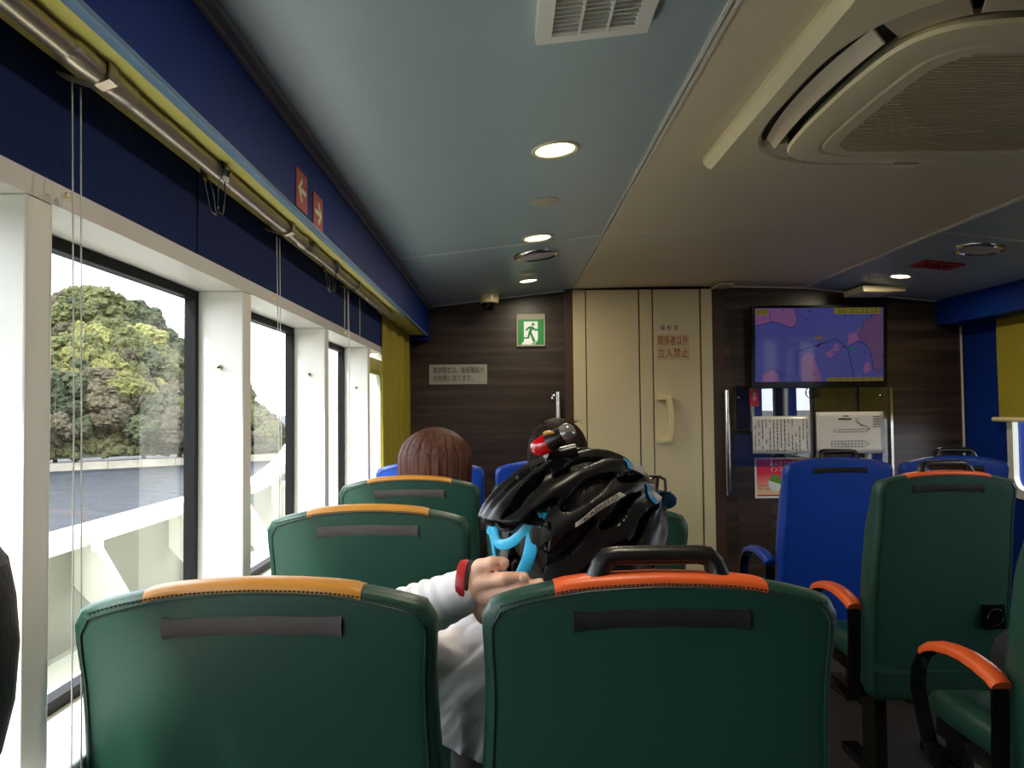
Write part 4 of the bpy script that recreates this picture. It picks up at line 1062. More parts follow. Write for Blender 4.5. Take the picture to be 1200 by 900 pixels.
# dark bag on the right seat
bb = thing('dark_bag', 'dark soft bag lying on the seat at the right frame edge', 'bag', (1.50, 2.14, .475))
b = MB(); rings = []
for z, k in ((.474, .80), (.49, .96), (.53, 1.02), (.58, 1.0), (.63, .90), (.665, .66), (.68, .28), (.682, .02)):
    rings.append([(1.50+.135*k*math.copysign(abs(math.cos(2*PI*j/32))**.7, math.cos(2*PI*j/32)), 2.14+.11*k*math.copysign(abs(math.sin(2*PI*j/32))**.7, math.sin(2*PI*j/32)) , z+.006*math.sin(j)) for j in range(32)])
b.loft(rings).build('pouch', M['dark_cloth'], bb, smooth=True)
MB().tube([(1.44, 2.05, .655), (1.46, 2.05, .70), (1.54, 2.05, .70), (1.56, 2.05, .655)], .008, 8).build('handle', M['black'], bb, smooth=True)

# ================================================================== PEOPLE
def capsule(b, p0, r0, p1, r1, n=14, sx=1., up=None):
    p0, p1 = Vector(p0), Vector(p1); t = (p1-p0)
    if t.length < 1e-6: t = Vector((0, 0, 1e-4))
    t.normalize(); P = []; R = []
    for a in (85, 60, 35, 12): P.append(p0 - t*r0*math.sin(math.radians(a))); R.append(r0*math.cos(math.radians(a)))
    P.append(p0.lerp(p1, .5)); R.append((r0+r1)/2)
    for a in (12, 35, 60, 85): P.append(p1 + t*r1*math.sin(math.radians(a))); R.append(r1*math.cos(math.radians(a)))
    return b.tube(P, R, n, sx=sx, up=up)
def chain(b, pts, n=14):
    for (p, r), (q, s) in zip(pts, pts[1:]): capsule(b, p, r, q, s, n)
def ellipsoid(b, c, rad, R=None, n=20):
    o = len(b.v); b.sphere((0, 0, 0), 1, n, 14, rad); c = Vector(c)
    for i in range(o, len(b.v)): b.v[i] = c + (R @ b.v[i] if R else b.v[i])
def skin_over(b, name, m, parent, voxel, smooth=4, disp=None, cut=None):
    """one continuous surface around overlapping limbs"""
    me = b.mesh(name, None, origin=WLOC[parent.name]); o = bpy.data.objects.new('tmp', me); COL.objects.link(o)
    r = o.modifiers.new('r', 'REMESH'); r.mode = 'VOXEL'; r.voxel_size = voxel
    if smooth: s = o.modifiers.new('s', 'SMOOTH'); s.factor = .5; s.iterations = smooth
    dg = bpy.context.evaluated_depsgraph_get(); m2 = bpy.data.meshes.new_from_object(o.evaluated_get(dg))
    bpy.data.objects.remove(o); bpy.data.meshes.remove(me)
    if disp or cut:
        bm = bmesh.new(); bm.from_mesh(m2); bm.normal_update(); off = WLOC[parent.name]
        if disp:
            nr = [v.normal.copy() for v in bm.verts]
            for v, n_ in zip(bm.verts, nr): v.co += n_*disp(v.co+off)
        if cut:
            for co, no in cut:
                bmesh.ops.bisect_plane(bm, geom=bm.verts[:]+bm.edges[:]+bm.faces[:], plane_co=Vector(co)-off, plane_no=Vector(no), clear_outer=True)
        bm.to_mesh(m2); bm.free()
    m2.name = name; m2.materials.clear(); m2.materials.append(m)
    m2.polygons.foreach_set('use_smooth', [True]*len(m2.polygons))
    return link(name, m2, parent, Vector((0, 0, 0)))

# ---- rider in the nearest aisle seat: head turned right, left hand at the nape
psi, th = math.radians(22), math.radians(16)
u0 = Vector((math.cos(psi), math.sin(psi), 0)); HVv = Vector((-math.sin(psi), math.cos(psi), 0)); Z = Vector((0, 0, 1))
HUu = u0*math.cos(th) + Z*math.sin(th); HWw = -u0*math.sin(th) + Z*math.cos(th)
HC = W(674, 621, 1.235)
def H(u, v, w): return HC + HUu*u + HVv*v + HWw*w
HR3 = Matrix((HUu, HVv, HWw)).transposed()
rider = thing('person', 'person in a white long sleeve shirt and black cycling helmet, hand at the nape', 'person', (.10, 1.27, 0))
wrist = W(553, 688, 1.140); elbow = Vector((-.30, 1.20, .925)); shl = Vector((-.045, 1.245, .895)); shr = Vector((.245, 1.265, .92))
b = MB()
ellipsoid(b, H(0, 0, .015), (.094, .076, .098), HR3); ellipsoid(b, H(.040, 0, -.068), (.056, .052, .066), HR3)
capsule(b, H(.092, 0, -.018), .009, H(.108, 0, -.050), .012, 10); ellipsoid(b, H(.092, 0, -.080), (.012, .024, .011), HR3); ellipsoid(b, H(.078, 0, -.112), (.022, .026, .020), HR3)
for s in (-1, 1): ellipsoid(b, H(-.006, s*.080, -.030), (.024, .012, .034), HR3)
capsule(b, H(-.025, 0, -.05), .055, (.095, 1.235, .95), .060)
for x in (.0, .185): chain(b, [((x, 1.255, .86), .085), ((x+.005, 1.27, .72), .088), ((x, 1.30, .585), .105)])
capsule(b, shl, .055, shr, .055); capsule(b, (.095, 1.24, .93), .06, (.095, 1.29, .60), .11)
chain(b, [(shl, .050), ((-.17, 1.225, .90), .044), (elbow, .038), ((-.18, 1.175, .975), .040), (wrist, .026)])
chain(b, [(shr, .052), ((.30, 1.40, .74), .042), ((.215, 1.56, .64), .030)]); capsule(b, (.215, 1.56, .64), .032, (.18, 1.63, .635), .024)
for s, x in ((-1, .0), (1, .19)):
    chain(b, [((x, 1.32, .575), .088), ((x, 1.60, .575), .062), ((x, 1.60, .34), .058), ((x, 1.61, .10), .040), ((x, 1.61, .055), .042), ((x, 1.72, .035), .030)])
# hand: back of the left hand towards us, little finger on top
def Wf(*p): return W(*p)
KN = {'little': [(563, 662, 1.130), (577, 658, 1.119), (590, 658.5, 1.126)], 'ring': [(567, 680, 1.124), (591, 676.5, 1.109), (613, 675.5, 1.117)],
      'middle': [(570, 698, 1.126), (602, 690, 1.112), (633, 683, 1.119)], 'index': [(571, 715, 1.136), (602, 710, 1.128), (632, 700, 1.136)]}
RAD = {'little': (.0106, .0100, .0092), 'ring': (.0110, .0102, .0094), 'middle': (.0110, .0102, .0094), 'index': (.0112, .0102, .0094)}
w0 = W(552, 689, 1.142)
hb = MB()
for f, pts in KN.items():
    P = [W(*p) for p in pts]; r = RAD[f]
    hb_pts = [(w0.lerp(P[0], .25), .019), (P[0], .0128 if f != 'little' else .0118)]
    chain(hb, hb_pts, 12); mid = P[1].lerp(P[2], .5) + Vector((0, .001, 0))
    chain(hb, [(P[0], .0120), (P[0].lerp(P[1], .5), r[0]-.0006), (P[1], r[1]+.0006), (mid, r[2]+.0002), (P[2], r[2])], 12)
chain(hb, [(w0, .025), (W(562, 696, 1.146), .022), (W(570, 716, 1.152), .018), (W(586, 727, 1.160), .0135), (W(604, 724, 1.166), .0115)], 12)
b.v += []; o_ = len(b.v); b.v += hb.v; b.f += [tuple(i+o_ for i in f) for f in hb.f]
skin_over(b, 'body', M['skin'], rider, .0027, 3)
for f, dz in (('little', 0), ('ring', 0), ('middle', 0)):
    p1, p2 = W(*KN[f][1]), W(*KN[f][2]); d = (p2-p1).normalized()
    nb = MB(); c_ = p2 + d*.0012 + Vector((0, -.0088, .0012)); side = d.cross(Vector((0, -1, 0))).normalized(); nn = side.cross(d)
    R_ = Matrix((d, side, nn)).transposed(); ellipsoid(nb, c_, (.0072, .0060, .0026), R_, 14); nb.build('fingernail', M['nail'], rider, smooth=True)
for s in (-1, 1):
    eb = MB(); ellipsoid(eb, H(.0825, s*.030, -.004), (.011, .012, .011), HR3, 14); e_ = eb.build('eye', mat('eye_white', hexc(225, 222, 215), .2), rider, smooth=True)
    ib = MB(); ellipsoid(ib, H(.0925, s*.030, -.004), (.0022, .0055, .0055), HR3, 12); ib.build('iris', M['ink'], e_, smooth=True)
M['hair_black'] = mat('hair_black', hexc(20, 17, 16), .45, bump=.5, bscale=60, stretch=(1, 1, .1))
hbm = MB(); ellipsoid(hbm, H(.010, 0, .030), (.092, .080, .088), HR3, 28); ellipsoid(hbm, H(-.016, 0, .018), (.088, .080, .096), HR3, 28); ellipsoid(hbm, H(-.050, 0, -.030), (.045, .064, .062), HR3)
skin_over(hbm, 'hair', M['hair_black'], rider, .006, 3, lambda p: .0025*noise.noise(Vector((p.x*90, p.y*90, p.z*12))))
# shirt with folds, sleeve to the wrist, hem above dark shorts
b = MB()
for x in (-.045, .19): chain(b, [((x, 1.255, .865), .098), ((x+.002, 1.268, .77), .103), ((x, 1.275, .70), .103)])
capsule(b, (.09, 1.245, .89), .095, (.09, 1.27, .70), .11); capsule(b, shl, .066, shr, .066)
chain(b, [(shl, .062), ((-.17, 1.225, .90), .054), (elbow, .049), ((-.19, 1.178, .972), .049), (wrist.lerp(elbow, .06), .034)])
chain(b, [(shr, .064), ((.30, 1.40, .745), .052), ((.222, 1.55, .648), .036)])
fa = (wrist-elbow).normalized()
def folds(p):
    q = p-elbow; s_ = q.dot(fa); rad = (q-fa*s_).length
    d = 0.
    if rad < .075 and -.03 < s_ < .26 and p.y < 1.24:
        d += .0032*math.sin(s_*300 + 2.2*noise.noise(p*22)+p.z*25)*(.55+.45*noise.noise(p*11))*min(1, max(0, (.262-s_)/.05))
    elif p.z < .97:
        k = p.z - .80*p.x + .02*noise.noise(p*9); l_ = p.x + .8*p.z
        d += .016*(.45-abs(noise.noise(Vector((k*21, l_*3.5, p.y*6))))*1.6) + .006*noise.noise(Vector((k*46, l_*7, 4)))
    return max(d, -.0035)
skin_over(b, 'shirt', M['shirt'], rider, .0046, 4, folds, [((-.105, 1.16, .798), (-.36, 0, -1)), ((.095, 1.235, .968), (0, -.25, 1)) ][:1])
b = MB()
for x in (.0, .19): chain(b, [((x, 1.272, .83), .096), ((x, 1.285, .70), .098), ((x, 1.31, .588), .112)]); chain(b, [((x, 1.32, .582), .102), ((x, 1.60, .58), .070), ((x, 1.60, .56), .070)])
capsule(b, (.09, 1.275, .80), .10, (.09, 1.30, .60), .11)
skin_over(b, 'shorts', M['dark_cloth'], rider, .007, 4, lambda p: .004*noise.noise(p*25))
b = MB()
for x in (.0, .19): chain(b, [((x, 1.61, .085), .048), ((x, 1.61, .05), .05), ((x, 1.73, .04), .036)])
for x in (.0, .19):
    b = MB(); chain(b, [((x, 1.61, .085), .048), ((x, 1.61, .052), .05), ((x, 1.73, .04), .036)]); skin_over(b, 'shoe', M['black'], rider, .008, 3)
def wrist_ring(c, axis, r, hw, th, name, m, tilt_=0):
    axis = (axis + Vector((0, 0, tilt_))).normalized(); uu = axis.cross(Vector((0, 1, 0))).normalized(); vv = axis.cross(uu); n = 32; rings = []
    for i in range(n):
        a_ = 2*PI*i/n; d = uu*math.cos(a_)*1.0 + vv*math.sin(a_)*.86
        rings.append([c+d*(r-th)+axis*hw, c+d*(r)+axis*hw*.8, c+d*(r+.001), c+d*r-axis*hw*.8, c+d*(r-th)-axis*hw])
    t_ = thing(name[0], name[1], name[2], c-Vector((0, 0, r)))
    MB().loft(rings, closed=True).build('band', m, t_, smooth=True)
wrist_ring(W(546, 684, 1.142), fa, .0365, .0072, .003, ('wristband', 'red silicone wristband on the raised left wrist', 'wristband'), M['red_band'], -.38)
wrist_ring(W(552, 683, 1.142), fa, .0335, .0040, .003, ('wristband', 'thin black wristband just beyond the red one', 'wristband'), M['black'], -.42)

# ---- cycling helmet
hm = thing('cycling_helmet', 'black vented cycling helmet with blue rear cradle and red tail light', 'helmet', HC + Vector((0, 0, -.09)))
TOP = [(-.158, .050), (-.147, .070), (-.125, .090), (-.09, .107), (-.048, .122), (0, .127), (.058, .118), (.085, .106), (.111, .087), (.135, .060), (.148, .028), (.153, -.004)]
BOT = [(-.158, .0), (-.145, -.03), (-.124, -.063), (-.08, -.084), (-.03, -.090), (.05, -.076), (.103, -.050), (.135, -.022), (.153, -.010)]
WID = [(-.158, .050), (-.15, .062), (-.13, .082), (-.09, .100), (-.03, .109), (.03, .108), (.08, .097), (.115, .077), (.138, .052), (.153, .024)]
def interp(tab, x):
    if x <= tab[0][0]: return tab[0][1]
    for (a, c), (d, e) in zip(tab, tab[1:]):
        if x <= d:
            t = (x-a)/(d-a); return c+(e-c)*t
    return tab[-1][1]
def smo(tab, x): return (interp(tab, x-.006)+interp(tab, x)+interp(tab, x+.006))/3
def HP(u, t):
    a_ = t*PI/2; sw_ = math.copysign(abs(math.sin(a_))**.82, a_); cw_ = abs(math.cos(a_))**.80
    bo = smo(BOT, u); return Vector((u, -smo(WID, u)*sw_*-1, bo+(smo(TOP, u)-bo)*cw_))
def HN(u, t):
    e = .002; du = HP(min(.15, u+e), t)-HP(max(-.156, u-e), t); dt = HP(u, min(1, t+.01))-HP(u, max(-1, t-.01))
    n_ = du.cross(dt)
    if n_.length < 1e-9: n_ = Vector((0, 0, 1))
    n_.normalize()
    c = HP(u, t)-Vector((0, 0, 0));
    return n_ if n_.dot(c) > 0 else -n_
# vents: (u0, u1, t at u0, t at u1, half width)
VENT = [(-.085, -.030, 0, 0, .055), (.0, .085, 0, 0, .060)]
for s in (-1, 1):
    VENT += [(s, *q) for q in ()]
    for (a, c, t0, t1, hw) in [(-.115, -.045, .30, .20, .062), (-.02, .060, .27, .22, .060), (.085, .118, .26, .22, .05),
                               (-.128, -.060, .56, .46, .060), (-.035, .050, .53, .44, .062), (.070, .115, .50, .44, .055),
                               (-.090, -.020, .76, .68, .045), (.010, .075, .72, .64, .045), (-.070, .015, .92, .84, .045), (.04, .10, .86, .78, .042)]:
        VENT.append((a, c, s*t0, s*t1, hw))
def vent_d(u, t):
    d = 0.
    for a, c, t0, t1, hw in VENT:
        k = (u-a)/(c-a)
        if -.25 < k < 1.25:
            kk = max(0, min(1, k)); tc_ = t0+(t1-t0)*kk
            taper = .35+.65*math.sin(PI*max(.0, min(1, kk*.9+.08)))
            du = (k-kk)*(c-a)/.014; dv = (t-tc_)/(hw*taper)
            q = math.sqrt(du*du+dv*dv); d = max(d, max(0, min(1, (1.18-q)/.36)))
    return d*d*(3-2*d)
NU, NT_ = 240, 210
us = [-.157+.3085*i/NU for i in range(NU+1)]; ts = [-1+2*j/NT_ for j in range(NT_+1)]
vv_, dd = [], []
for u in us:
    for t in ts:
        d = vent_d(u, t); n_ = HN(u, t); p = HP(u, t)
        crease = .0035*math.cos((abs(t)-.12+.55*u)*PI*2/.245)*min(1, (u+.157)/.05)*min(1, (.152-u)/.03)
        p = p + n_*(crease - .021*d)
        vv_.append(H(*p)); dd.append(d)
k = NT_+1
fs, fv = [], []
for i in range(NU):
    for j in range(NT_):
        q = (i*k+j, i*k+j+1, (i+1)*k+j+1, (i+1)*k+j)
        pm_ = HP(us[i], ts[j])
        if pm_.z < .030-.287*us[i] and us[i] < -.076-.55*(.04-pm_.z): continue     # opening at the nape
        (fv if sum(dd[x] for x in q)/4 > .985 else fs).append(q)
def submesh(name, faces, m, th_):
    used = sorted({i for f in faces for i in f}); mp_ = {o: n for n, o in enumerate(used)}
    b = MB(); b.v = [vv_[i].copy() for i in used]; b.f = [tuple(mp_[i] for i in f) for f in faces]
    o = b.build(name, m, hm, smooth=True); s_ = o.modifiers.new('solid', 'SOLIDIFY'); s_.thickness = th_; s_.offset = -1
    # outward normals: the dome is open, so orient by its own centre
    me = o.data; cen = H(0, 0, .0)-WLOC[hm.name]
    bad = sum(1 for pl_ in me.polygons if pl_.normal.dot(Vector(pl_.center)-cen) < 0)
    if bad > len(me.polygons)/2: me.flip_normals()
    return o
submesh('shell', fs, mat('helmet_black', hexc(17, 16, 16), .36, spec=.32), .016)
submesh('foam_liner', fv, mat('helmet_foam', hexc(12, 12, 13), .8), .006)
def decal(name, m, poly, off=.0022, n=10):
    """patch with corners in helmet coordinates: (u,t) quad, laid on the shell"""
    (a, c, d, e) = poly; b = MB(); rows = []
    for i in range(n+1):
        r = []
        for j in range(n+1):
            f, g_ = i/n, j/n
            u = (a[0]*(1-f)+c[0]*f)*(1-g_)+(e[0]*(1-f)+d[0]*f)*g_; t = (a[1]*(1-f)+c[1]*f)*(1-g_)+(e[1]*(1-f)+d[1]*f)*g_
            cr_ = .0035*math.cos((abs(t)-.12+.55*u)*PI*2/.245)
            r.append(H(*(HP(u, t)+HN(u, t)*(cr_+off))))
        rows.append(r)
    kk = n+1; b.v = [p for r in rows for p in r]; b.f = [(i*kk+j, i*kk+j+1, (i+1)*kk+j+1, (i+1)*kk+j) for i in range(n) for j in range(n)]
    o = b.build(name, m, hm, smooth=True); s_ = o.modifiers.new('solid', 'SOLIDIFY'); s_.thickness = .0015; s_.offset = 0
    return o
M['dec_w'] = mat('helmet_white', hexc(158, 152, 144), .4); M['dec_b'] = mat('helmet_blue', hexc(30, 120, 170), .35)
SD = -1      # the near (right hand) side of the helmet
decal('white_logo_strip', M['dec_w'], [(-.040, SD*.640), (.045, SD*.580), (.054, SD*.613), (-.042, SD*.662)])
for s in (-1, 1):
    decal('white_mark', M['dec_w'], [(.096, s*.28), (.124, s*.31), (.128, s*.42), (.098, s*.40)]); decal('blue_mark', M['dec_b'], [(.087, s*.29), (.096, s*.28), (.098, s*.40), (.089, s*.40)])
    decal('white_mark', M['dec_w'], [(.112, s*.58), (.128, s*.58), (.130, s*.76), (.114, s*.76)]); decal('blue_mark', M['dec_b'], [(.103, s*.58), (.112, s*.58), (.114, s*.76), (.105, s*.76)])
# lettering laid along the strip
cv = bpy.data.curves.new('t', 'FONT'); cv.body = 'KABUTO'; cv.size = 1; ot = bpy.data.objects.new('t', cv); COL.objects.link(ot)
me = bpy.data.meshes.new_from_object(ot.evaluated_get(bpy.context.evaluated_depsgraph_get())); bpy.data.objects.remove(ot)
wd = max(v.co.x for v in me.vertices); hg = max(v.co.y for v in me.vertices)
for v in me.vertices:
    f, g_ = v.co.x/wd, v.co.y/hg; u = -.028+.066*f; t = SD*((.653-.043*f)-(.018+.006*f)*g_)
    cr_ = .0035*math.cos((abs(t)-.12+.55*u)*PI*2/.245)
    v.co = H(*(HP(u, t)+HN(u, t)*(cr_+.0042))) - WLOC[hm.name]
me.materials.clear(); me.materials.append(M['ink']); link('lettering', me, hm, Vector((0, 0, 0)))
# rear cradle: blue straps
M['cradle'] = mat('cradle_blue', hexc(46, 178, 222), .38)
def yb(px): return 1.245-(px-568)*.0014
def strap(pts, wpx, name, m, th_=.004, parent=None, off=0.):
    P = [W(x, y, yb(x)+off) for x, y in pts]
    # smooth the polyline
    for _ in range(2):
        Q = [P[0]]
        for a, c in zip(P, P[1:]): Q += [a.lerp(c, .25), a.lerp(c, .75)]
        P = Q+[P[-1]]
    n_ = len(P); ws = wpx if isinstance(wpx, (list, tuple)) else [wpx, wpx]
    wv = []
    for i in range(n_):
        f = i/(n_-1)*(len(ws)-1); k0 = min(int(f), len(ws)-2); wv.append((ws[k0]+(ws[k0+1]-ws[k0])*(f-k0))*1.2/900)
    b = MB(); k = n_; rings = []
    nrm = Vector((-.45, -.89, 0))
    for i in range(k):
        t = (P[min(i+1, k-1)]-P[max(i-1, 0)]).normalized(); uu = t.cross(nrm).normalized(); a_ = wv[i]/2; h = th_/2
        rings.append([P[i]+uu*a_+nrm*h*.4, P[i]+uu*a_*.7+nrm*h, P[i]-uu*a_*.7+nrm*h, P[i]-uu*a_+nrm*h*.4, P[i]-uu*a_-nrm*h, P[i]+uu*a_-nrm*h])
    return b.loft(rings).build(name, m, parent or hm, smooth=True)
strap([(569, 609), (572, 602), (580, 598), (579, 612), (573, 625)], [4, 8, 8, 9, 7], 'cradle_strap', M['cradle'])
strap([(573, 618), (577, 630), (580, 650), (582, 668)], [8, 5, 5, 4], 'cradle_strap', M['cradle'])
strap([(581, 598), (580, 626), (584, 637), (596, 637), (611, 626), (622, 613), (630, 598)], [9, 10, 12, 12, 11, 13, 16], 'cradle_loop', M['cradle'], .006, off=-.006)
strap([(632, 597), (626, 620), (622, 645), (616, 662), (606, 680)], [20, 18, 16, 15, 13], 'cradle_strap', M['cradle'], .006)
strap([(571, 592), (577, 602), (590, 602), (606, 600), (621, 597)], 1.8, 'edge_trim', M['steel'], .0016, off=-.022)
strap([(593, 596), (592, 630), (590, 668)], [10, 10, 9], 'webbing', mat('grey_webbing', hexc(120, 112, 108), .8, bump=.4, bscale=400), .003, off=.008)
# tail light on the back of the crown
M['red_lens'] = mat('red_lens', hexc(176, 10, 18), .06, emit=hexc(230, 20, 24), estr=.10, coat=1.); M['clear_lens'] = mat('clear_lens', hexc(150, 146, 142), .12, .5)
tl0, tl1, tl2 = W(626, 527, 1.185), W(648, 516, 1.175), W(664, 507, 1.168)
MB().tube([tl0.lerp(tl1, f) for f in (.25, .55, 1.)] + [tl1.lerp(tl2, f) for f in (.5, .8)], [.0125, .0140, .0150, .0138, .0125], 14).build('light_body', M['black_plastic'], hm, smooth=True)
lb = [o for o in COL.objects if o.name == 'light_body'][0]
bq = MB(); d_ = (tl1-tl0).normalized()
bq.tube([tl0-d_*.004, tl0-d_*.001, tl0+d_*.008, tl0+d_*.022, tl0+d_*.027], [.004, .010, .014, .0152, .014], 16)
for i in range(10): bq.tube([tl0+d_*(.004+.002*i), tl0+d_*(.005+.002*i)], [.0126+.0003*i]*2, 16)
bq.build('red_lens', M['red_lens'], lb, smooth=True)
bq = MB(); d_ = (tl2-tl1).normalized(); bq.tube([tl2-d_*.006, tl2+d_*.002, tl2+d_*.008, tl2+d_*.012, tl2+d_*.013], [.0138, .0142, .012, .008, .001], 16); bq.build('clear_lens', M['clear_lens'], lb, smooth=True)
bq = MB(); ellipsoid(bq, W(643, 507.5, 1.163), (.009, .006, .004)); bq.build('switch', mat('amber_switch', hexc(196, 150, 70), .3), lb, smooth=True)
bq = MB(); bq.tube([W(640, 530, 1.19), W(655, 533, 1.20), W(676, 527, 1.20)], [.010, .012, .010], 10); bq.build('light_clamp', M['black_plastic'], hm, smooth=True)
# chin straps
for s in (-1, 1):
    b = MB(); b.band([H(.045, s*.088, -.03), H(.040, s*.080, -.075), H(.050, s*.055, -.115), H(.058, s*.02, -.135)], .015, .002, HUu); b.build('chin_strap', mat('strap_navy', hexc(30, 40, 70), .7), hm)
    b = MB(); b.band([H(-.05, s*.088, -.055), H(.0, s*.084, -.075), H(.038, s*.081, -.08)], .014, .002, HWw); b.build('chin_strap', MATS['strap_navy'], hm)
# sunglasses tucked into the front vents
sg = thing('sunglasses', 'sunglasses with blue mirrored lens tucked on the front of the helmet', 'sunglasses', W(773, 590, 1.29))
M['lens_b'] = mat('blue_mirror_lens', hexc(70, 130, 190), .06, .85); M['lens_br'] = glass_mat('brown_lens', (.45, .36, .26), 1.5, .04)
def lens(c, w_, h_, name, m, axis):
    b = MB(); n = 10; ax = axis.normalized(); rows = []
    up_ = Vector((.12, 0, 1)).normalized(); fw = ax.cross(up_).normalized()
    for k_ in (0, 1):
        for i in range(n+1):
            a_ = -1+2*i/n; e = (1-a_**4)**.5 if abs(a_) < 1 else .25; e = max(.35, e)
            bend = -.012*a_*a_
            for j in range(7):
                q = -1+j/3
                rows.append(c + ax*a_*w_/2 + up_*q*h_/2*e + fw*(bend+.0022*k_))
    m_ = (n+1)*7
    b.v = rows
    for k_ in (0, 1):
        for i in range(n):
            for j in range(6):
                q = (k_*m_+i*7+j, k_*m_+i*7+j+1, k_*m_+(i+1)*7+j+1, k_*m_+(i+1)*7+j); b.f.append(q)
    rim = [i*7 for i in range(n+1)] + [n*7+j for j in range(1, 7)] + [i*7+6 for i in range(n-1, -1, -1)] + [j for j in range(5, 0, -1)]
    for p, q in zip(rim, rim[1:]+rim[:1]): b.f.append((p, q, q+m_, p+m_))
    return b.build(name, m, sg, smooth=True)
lens(W(770, 567, 1.315), .040, .030, 'lens', M['lens_br'], Vector((.45, .89, 0))); lens(W(774, 585, 1.275), .052, .030, 'lens', M['lens_b'], Vector((.42, -.90, 0)))
b = MB(); b.tube([W(761, 557, 1.335), W(772, 558, 1.32), W(779, 562, 1.305), W(780, 578, 1.295), W(784, 576, 1.285), W(783, 592, 1.265), W(776, 599, 1.262), W(766, 598, 1.262)], .0028, 8); b.build('frame', M['black_plastic'], sg, smooth=True)
b = MB(); b.band([W(782, 582, 1.275), W(768, 578, 1.26), W(745, 573, 1.215)], .008, .003, (0, 0, 1)); b.build('temple', M['black_plastic'], sg)

# ---- the two passengers further ahead
def hair_mesh(c, rx, ry, rzu, rzd, seed, flare=1.06):
    b = MB(); nu, nv = 150, 44; rings = []
    for i in range(1, nv):
        f = i/nv; ph = f*PI*.86
        z = math.cos(ph); rr = math.sin(ph)**1.02 if ph < PI/2 else 1.0 - .22*((ph-PI/2)/(PI*.36))**2.2*(1/flare)
        r_ = []
        for j in range(nu):
            a_ = 2*PI*j/nu
            g = noise.noise(Vector((math.cos(a_)*16, math.sin(a_)*16, seed+f*1.2)))*.045*min(1, f*3) + noise.noise(Vector((math.cos(a_)*48, math.sin(a_)*48, seed+f*2.)))*.022*min(1, f*3)
            k_ = rr*(1+g); zz = c[2] + (z*rzu if z > 0 else z*rzd)
            r_.append((c[0]+rx*k_*math.cos(a_), c[1]+ry*k_*math.sin(a_), zz))
        rings.append(r_)
    return b.loft(rings)
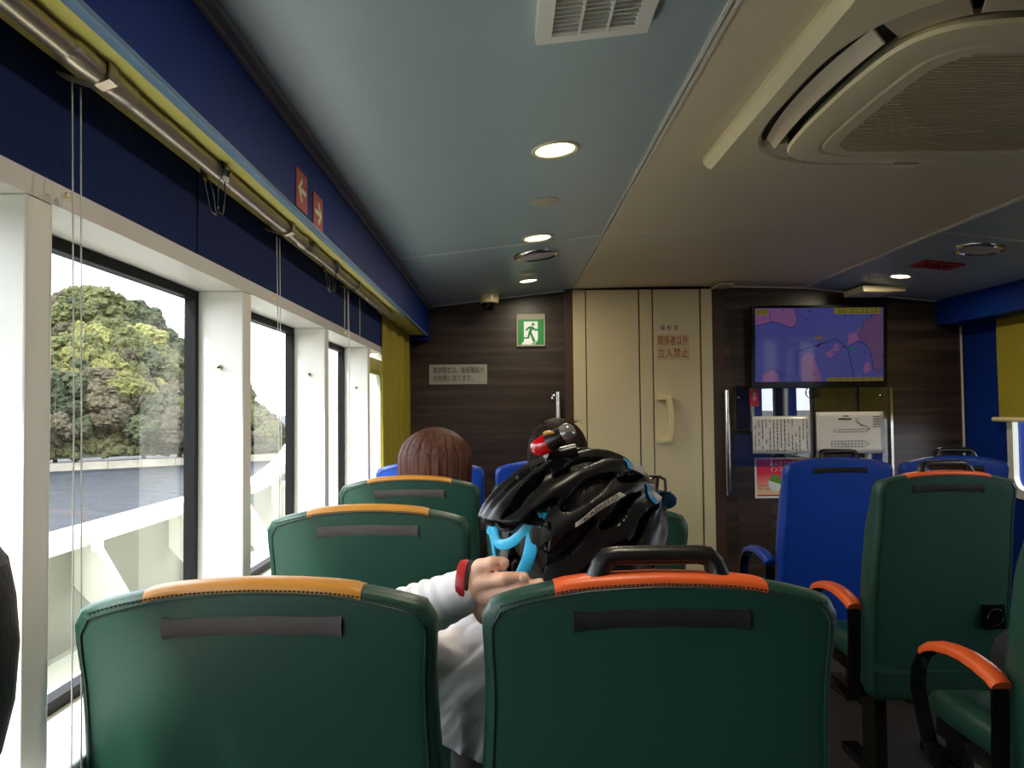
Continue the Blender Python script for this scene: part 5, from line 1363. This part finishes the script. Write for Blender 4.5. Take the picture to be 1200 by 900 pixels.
def passenger(x, ys, xh, top, hair_m, cloth, label, rx, seed):
    t = thing('person', label, 'person', (x, ys+.30, 0), 'seated passengers')
    yh = ys+.165; hc = Vector((xh, yh+.01, top-.13)); b = MB()
    ellipsoid(b, hc, (.078, .095, .108)); ellipsoid(b, hc+Vector((0, .045, -.075)), (.05, .055, .06)); capsule(b, hc+Vector((0, .092, -.03)), .009, hc+Vector((0, .106, -.055)), .012, 10)
    for s in (-1, 1): ellipsoid(b, hc+Vector((s*.08, 0, -.03)), (.012, .022, .032))
    ellipsoid(b, hc+Vector((0, .092, -.085)), (.022, .01, .009))
    capsule(b, hc+Vector((0, -.02, -.06)), .052, (x, yh, top-.30), .055)
    sh = top-.34
    for s in (-1, 1):
        chain(b, [((x+s*.08, yh, sh-.05), .085), ((x+s*.085, yh+.02, .72), .09), ((x+s*.085, yh+.05, .58), .10)])
        capsule(b, (x, yh, sh), .05, (x+s*.165, yh+.01, sh), .05)
        chain(b, [((x+s*.165, yh+.01, sh), .048), ((x+s*.20, yh+.10, sh-.24), .04), ((x+s*.10, yh+.31, .64), .028), ((x+s*.07, yh+.37, .635), .026)])
        chain(b, [((x+s*.09, yh+.08, .57), .085), ((x+s*.09, yh+.38, .575), .062), ((x+s*.09, yh+.38, .34), .054), ((x+s*.09, yh+.40, .08), .042), ((x+s*.09, yh+.48, .04), .032)])
    skin_over(b, 'body', M['skin'], t, .009, 4)
    b = MB()
    for s in (-1, 1):
        chain(b, [((x+s*.08, yh, sh-.05), .098), ((x+s*.085, yh+.02, .72), .102), ((x+s*.085, yh+.05, .60), .112)]); capsule(b, (x, yh, sh), .062, (x+s*.165, yh+.01, sh), .062)
        chain(b, [((x+s*.165, yh+.01, sh), .060), ((x+s*.20, yh+.10, sh-.24), .050), ((x+s*.115, yh+.28, .645), .038)])
    skin_over(b, 'jacket', cloth, t, .010, 4, lambda p: .004*noise.noise(p*22))
    b = MB()
    for s in (-1, 1): chain(b, [((x+s*.09, yh+.07, .57), .10), ((x+s*.09, yh+.38, .578), .075), ((x+s*.09, yh+.385, .34), .066), ((x+s*.09, yh+.40, .13), .056)])
    skin_over(b, 'trousers', M['dark_cloth'], t, .011, 4)
    for s in (-1, 1):
        eb = MB(); ellipsoid(eb, hc+Vector((s*.03, .084, -.012)), (.012, .010, .010), None, 12); eb.build('eye', MATS['eye_white'], t, smooth=True)
    hp_ = Vector((xh, yh-.015, top-.115))
    hair_mesh(hp_, rx, .112, .117, .165, seed).build('hair', hair_m, t, smooth=True)
    b = MB(); rnd = random.Random(seed)
    for i in range(26):
        a_ = rnd.uniform(0, 2*PI); l = rnd.uniform(.02, .05); p0 = hp_ + Vector((rx*.55*math.cos(a_), .06*math.sin(a_), .098)); d = Vector((math.cos(a_)*rnd.uniform(.2, 1), math.sin(a_)*.5, rnd.uniform(-.1, .55)))
        b.tube([p0, p0+d*l*.5+Vector((0, 0, .006)), p0+d*l], [.0006, .0005, .0002], 4)
    stuff(b.build('loose_strands', hair_m, t))
    return t
def hair_mat(name, c0, c1, spec=.25):
    m = mat(name, c0, .55, spec=spec); nt = m.node_tree; p = nt.nodes['Principled BSDF']
    tc = nt.nodes.new('ShaderNodeTexCoord'); mp = nt.nodes.new('ShaderNodeMapping'); mp.inputs['Scale'].default_value = (110, 110, 5)
    n = nt.nodes.new('ShaderNodeTexNoise'); n.inputs['Scale'].default_value = 1.6; n.inputs['Detail'].default_value = 4
    r = nt.nodes.new('ShaderNodeValToRGB'); r.color_ramp.elements[0].position = .32; r.color_ramp.elements[1].position = .7
    r.color_ramp.elements[0].color = (*c0, 1); r.color_ramp.elements[1].color = (*c1, 1)
    bpn = nt.nodes.new('ShaderNodeBump'); bpn.inputs['Strength'].default_value = .5; bpn.inputs['Distance'].default_value = .004
    nt.links.new(tc.outputs['Object'], mp.inputs[0]); nt.links.new(mp.outputs[0], n.inputs['Vector']); nt.links.new(n.outputs[0], r.inputs[0])
    nt.links.new(r.outputs[0], p.inputs['Base Color']); nt.links.new(n.outputs[0], bpn.inputs['Height']); nt.links.new(bpn.outputs[0], p.inputs['Normal'])
    return m
passenger(-.285, 2.51, -.243, 1.240, hair_mat('hair_auburn', hexc(42, 21, 14), hexc(100, 58, 40)), M['grey_cloth'], 'passenger with reddish brown bobbed hair seen above the third window seat', .126, 3)
passenger(.185, 2.51, .180, 1.268, hair_mat('hair_dark', hexc(18, 12, 10), hexc(46, 30, 24), .08), M['dark_cloth'], 'passenger with dark brown hair behind the helmet tail light', .104, 9)
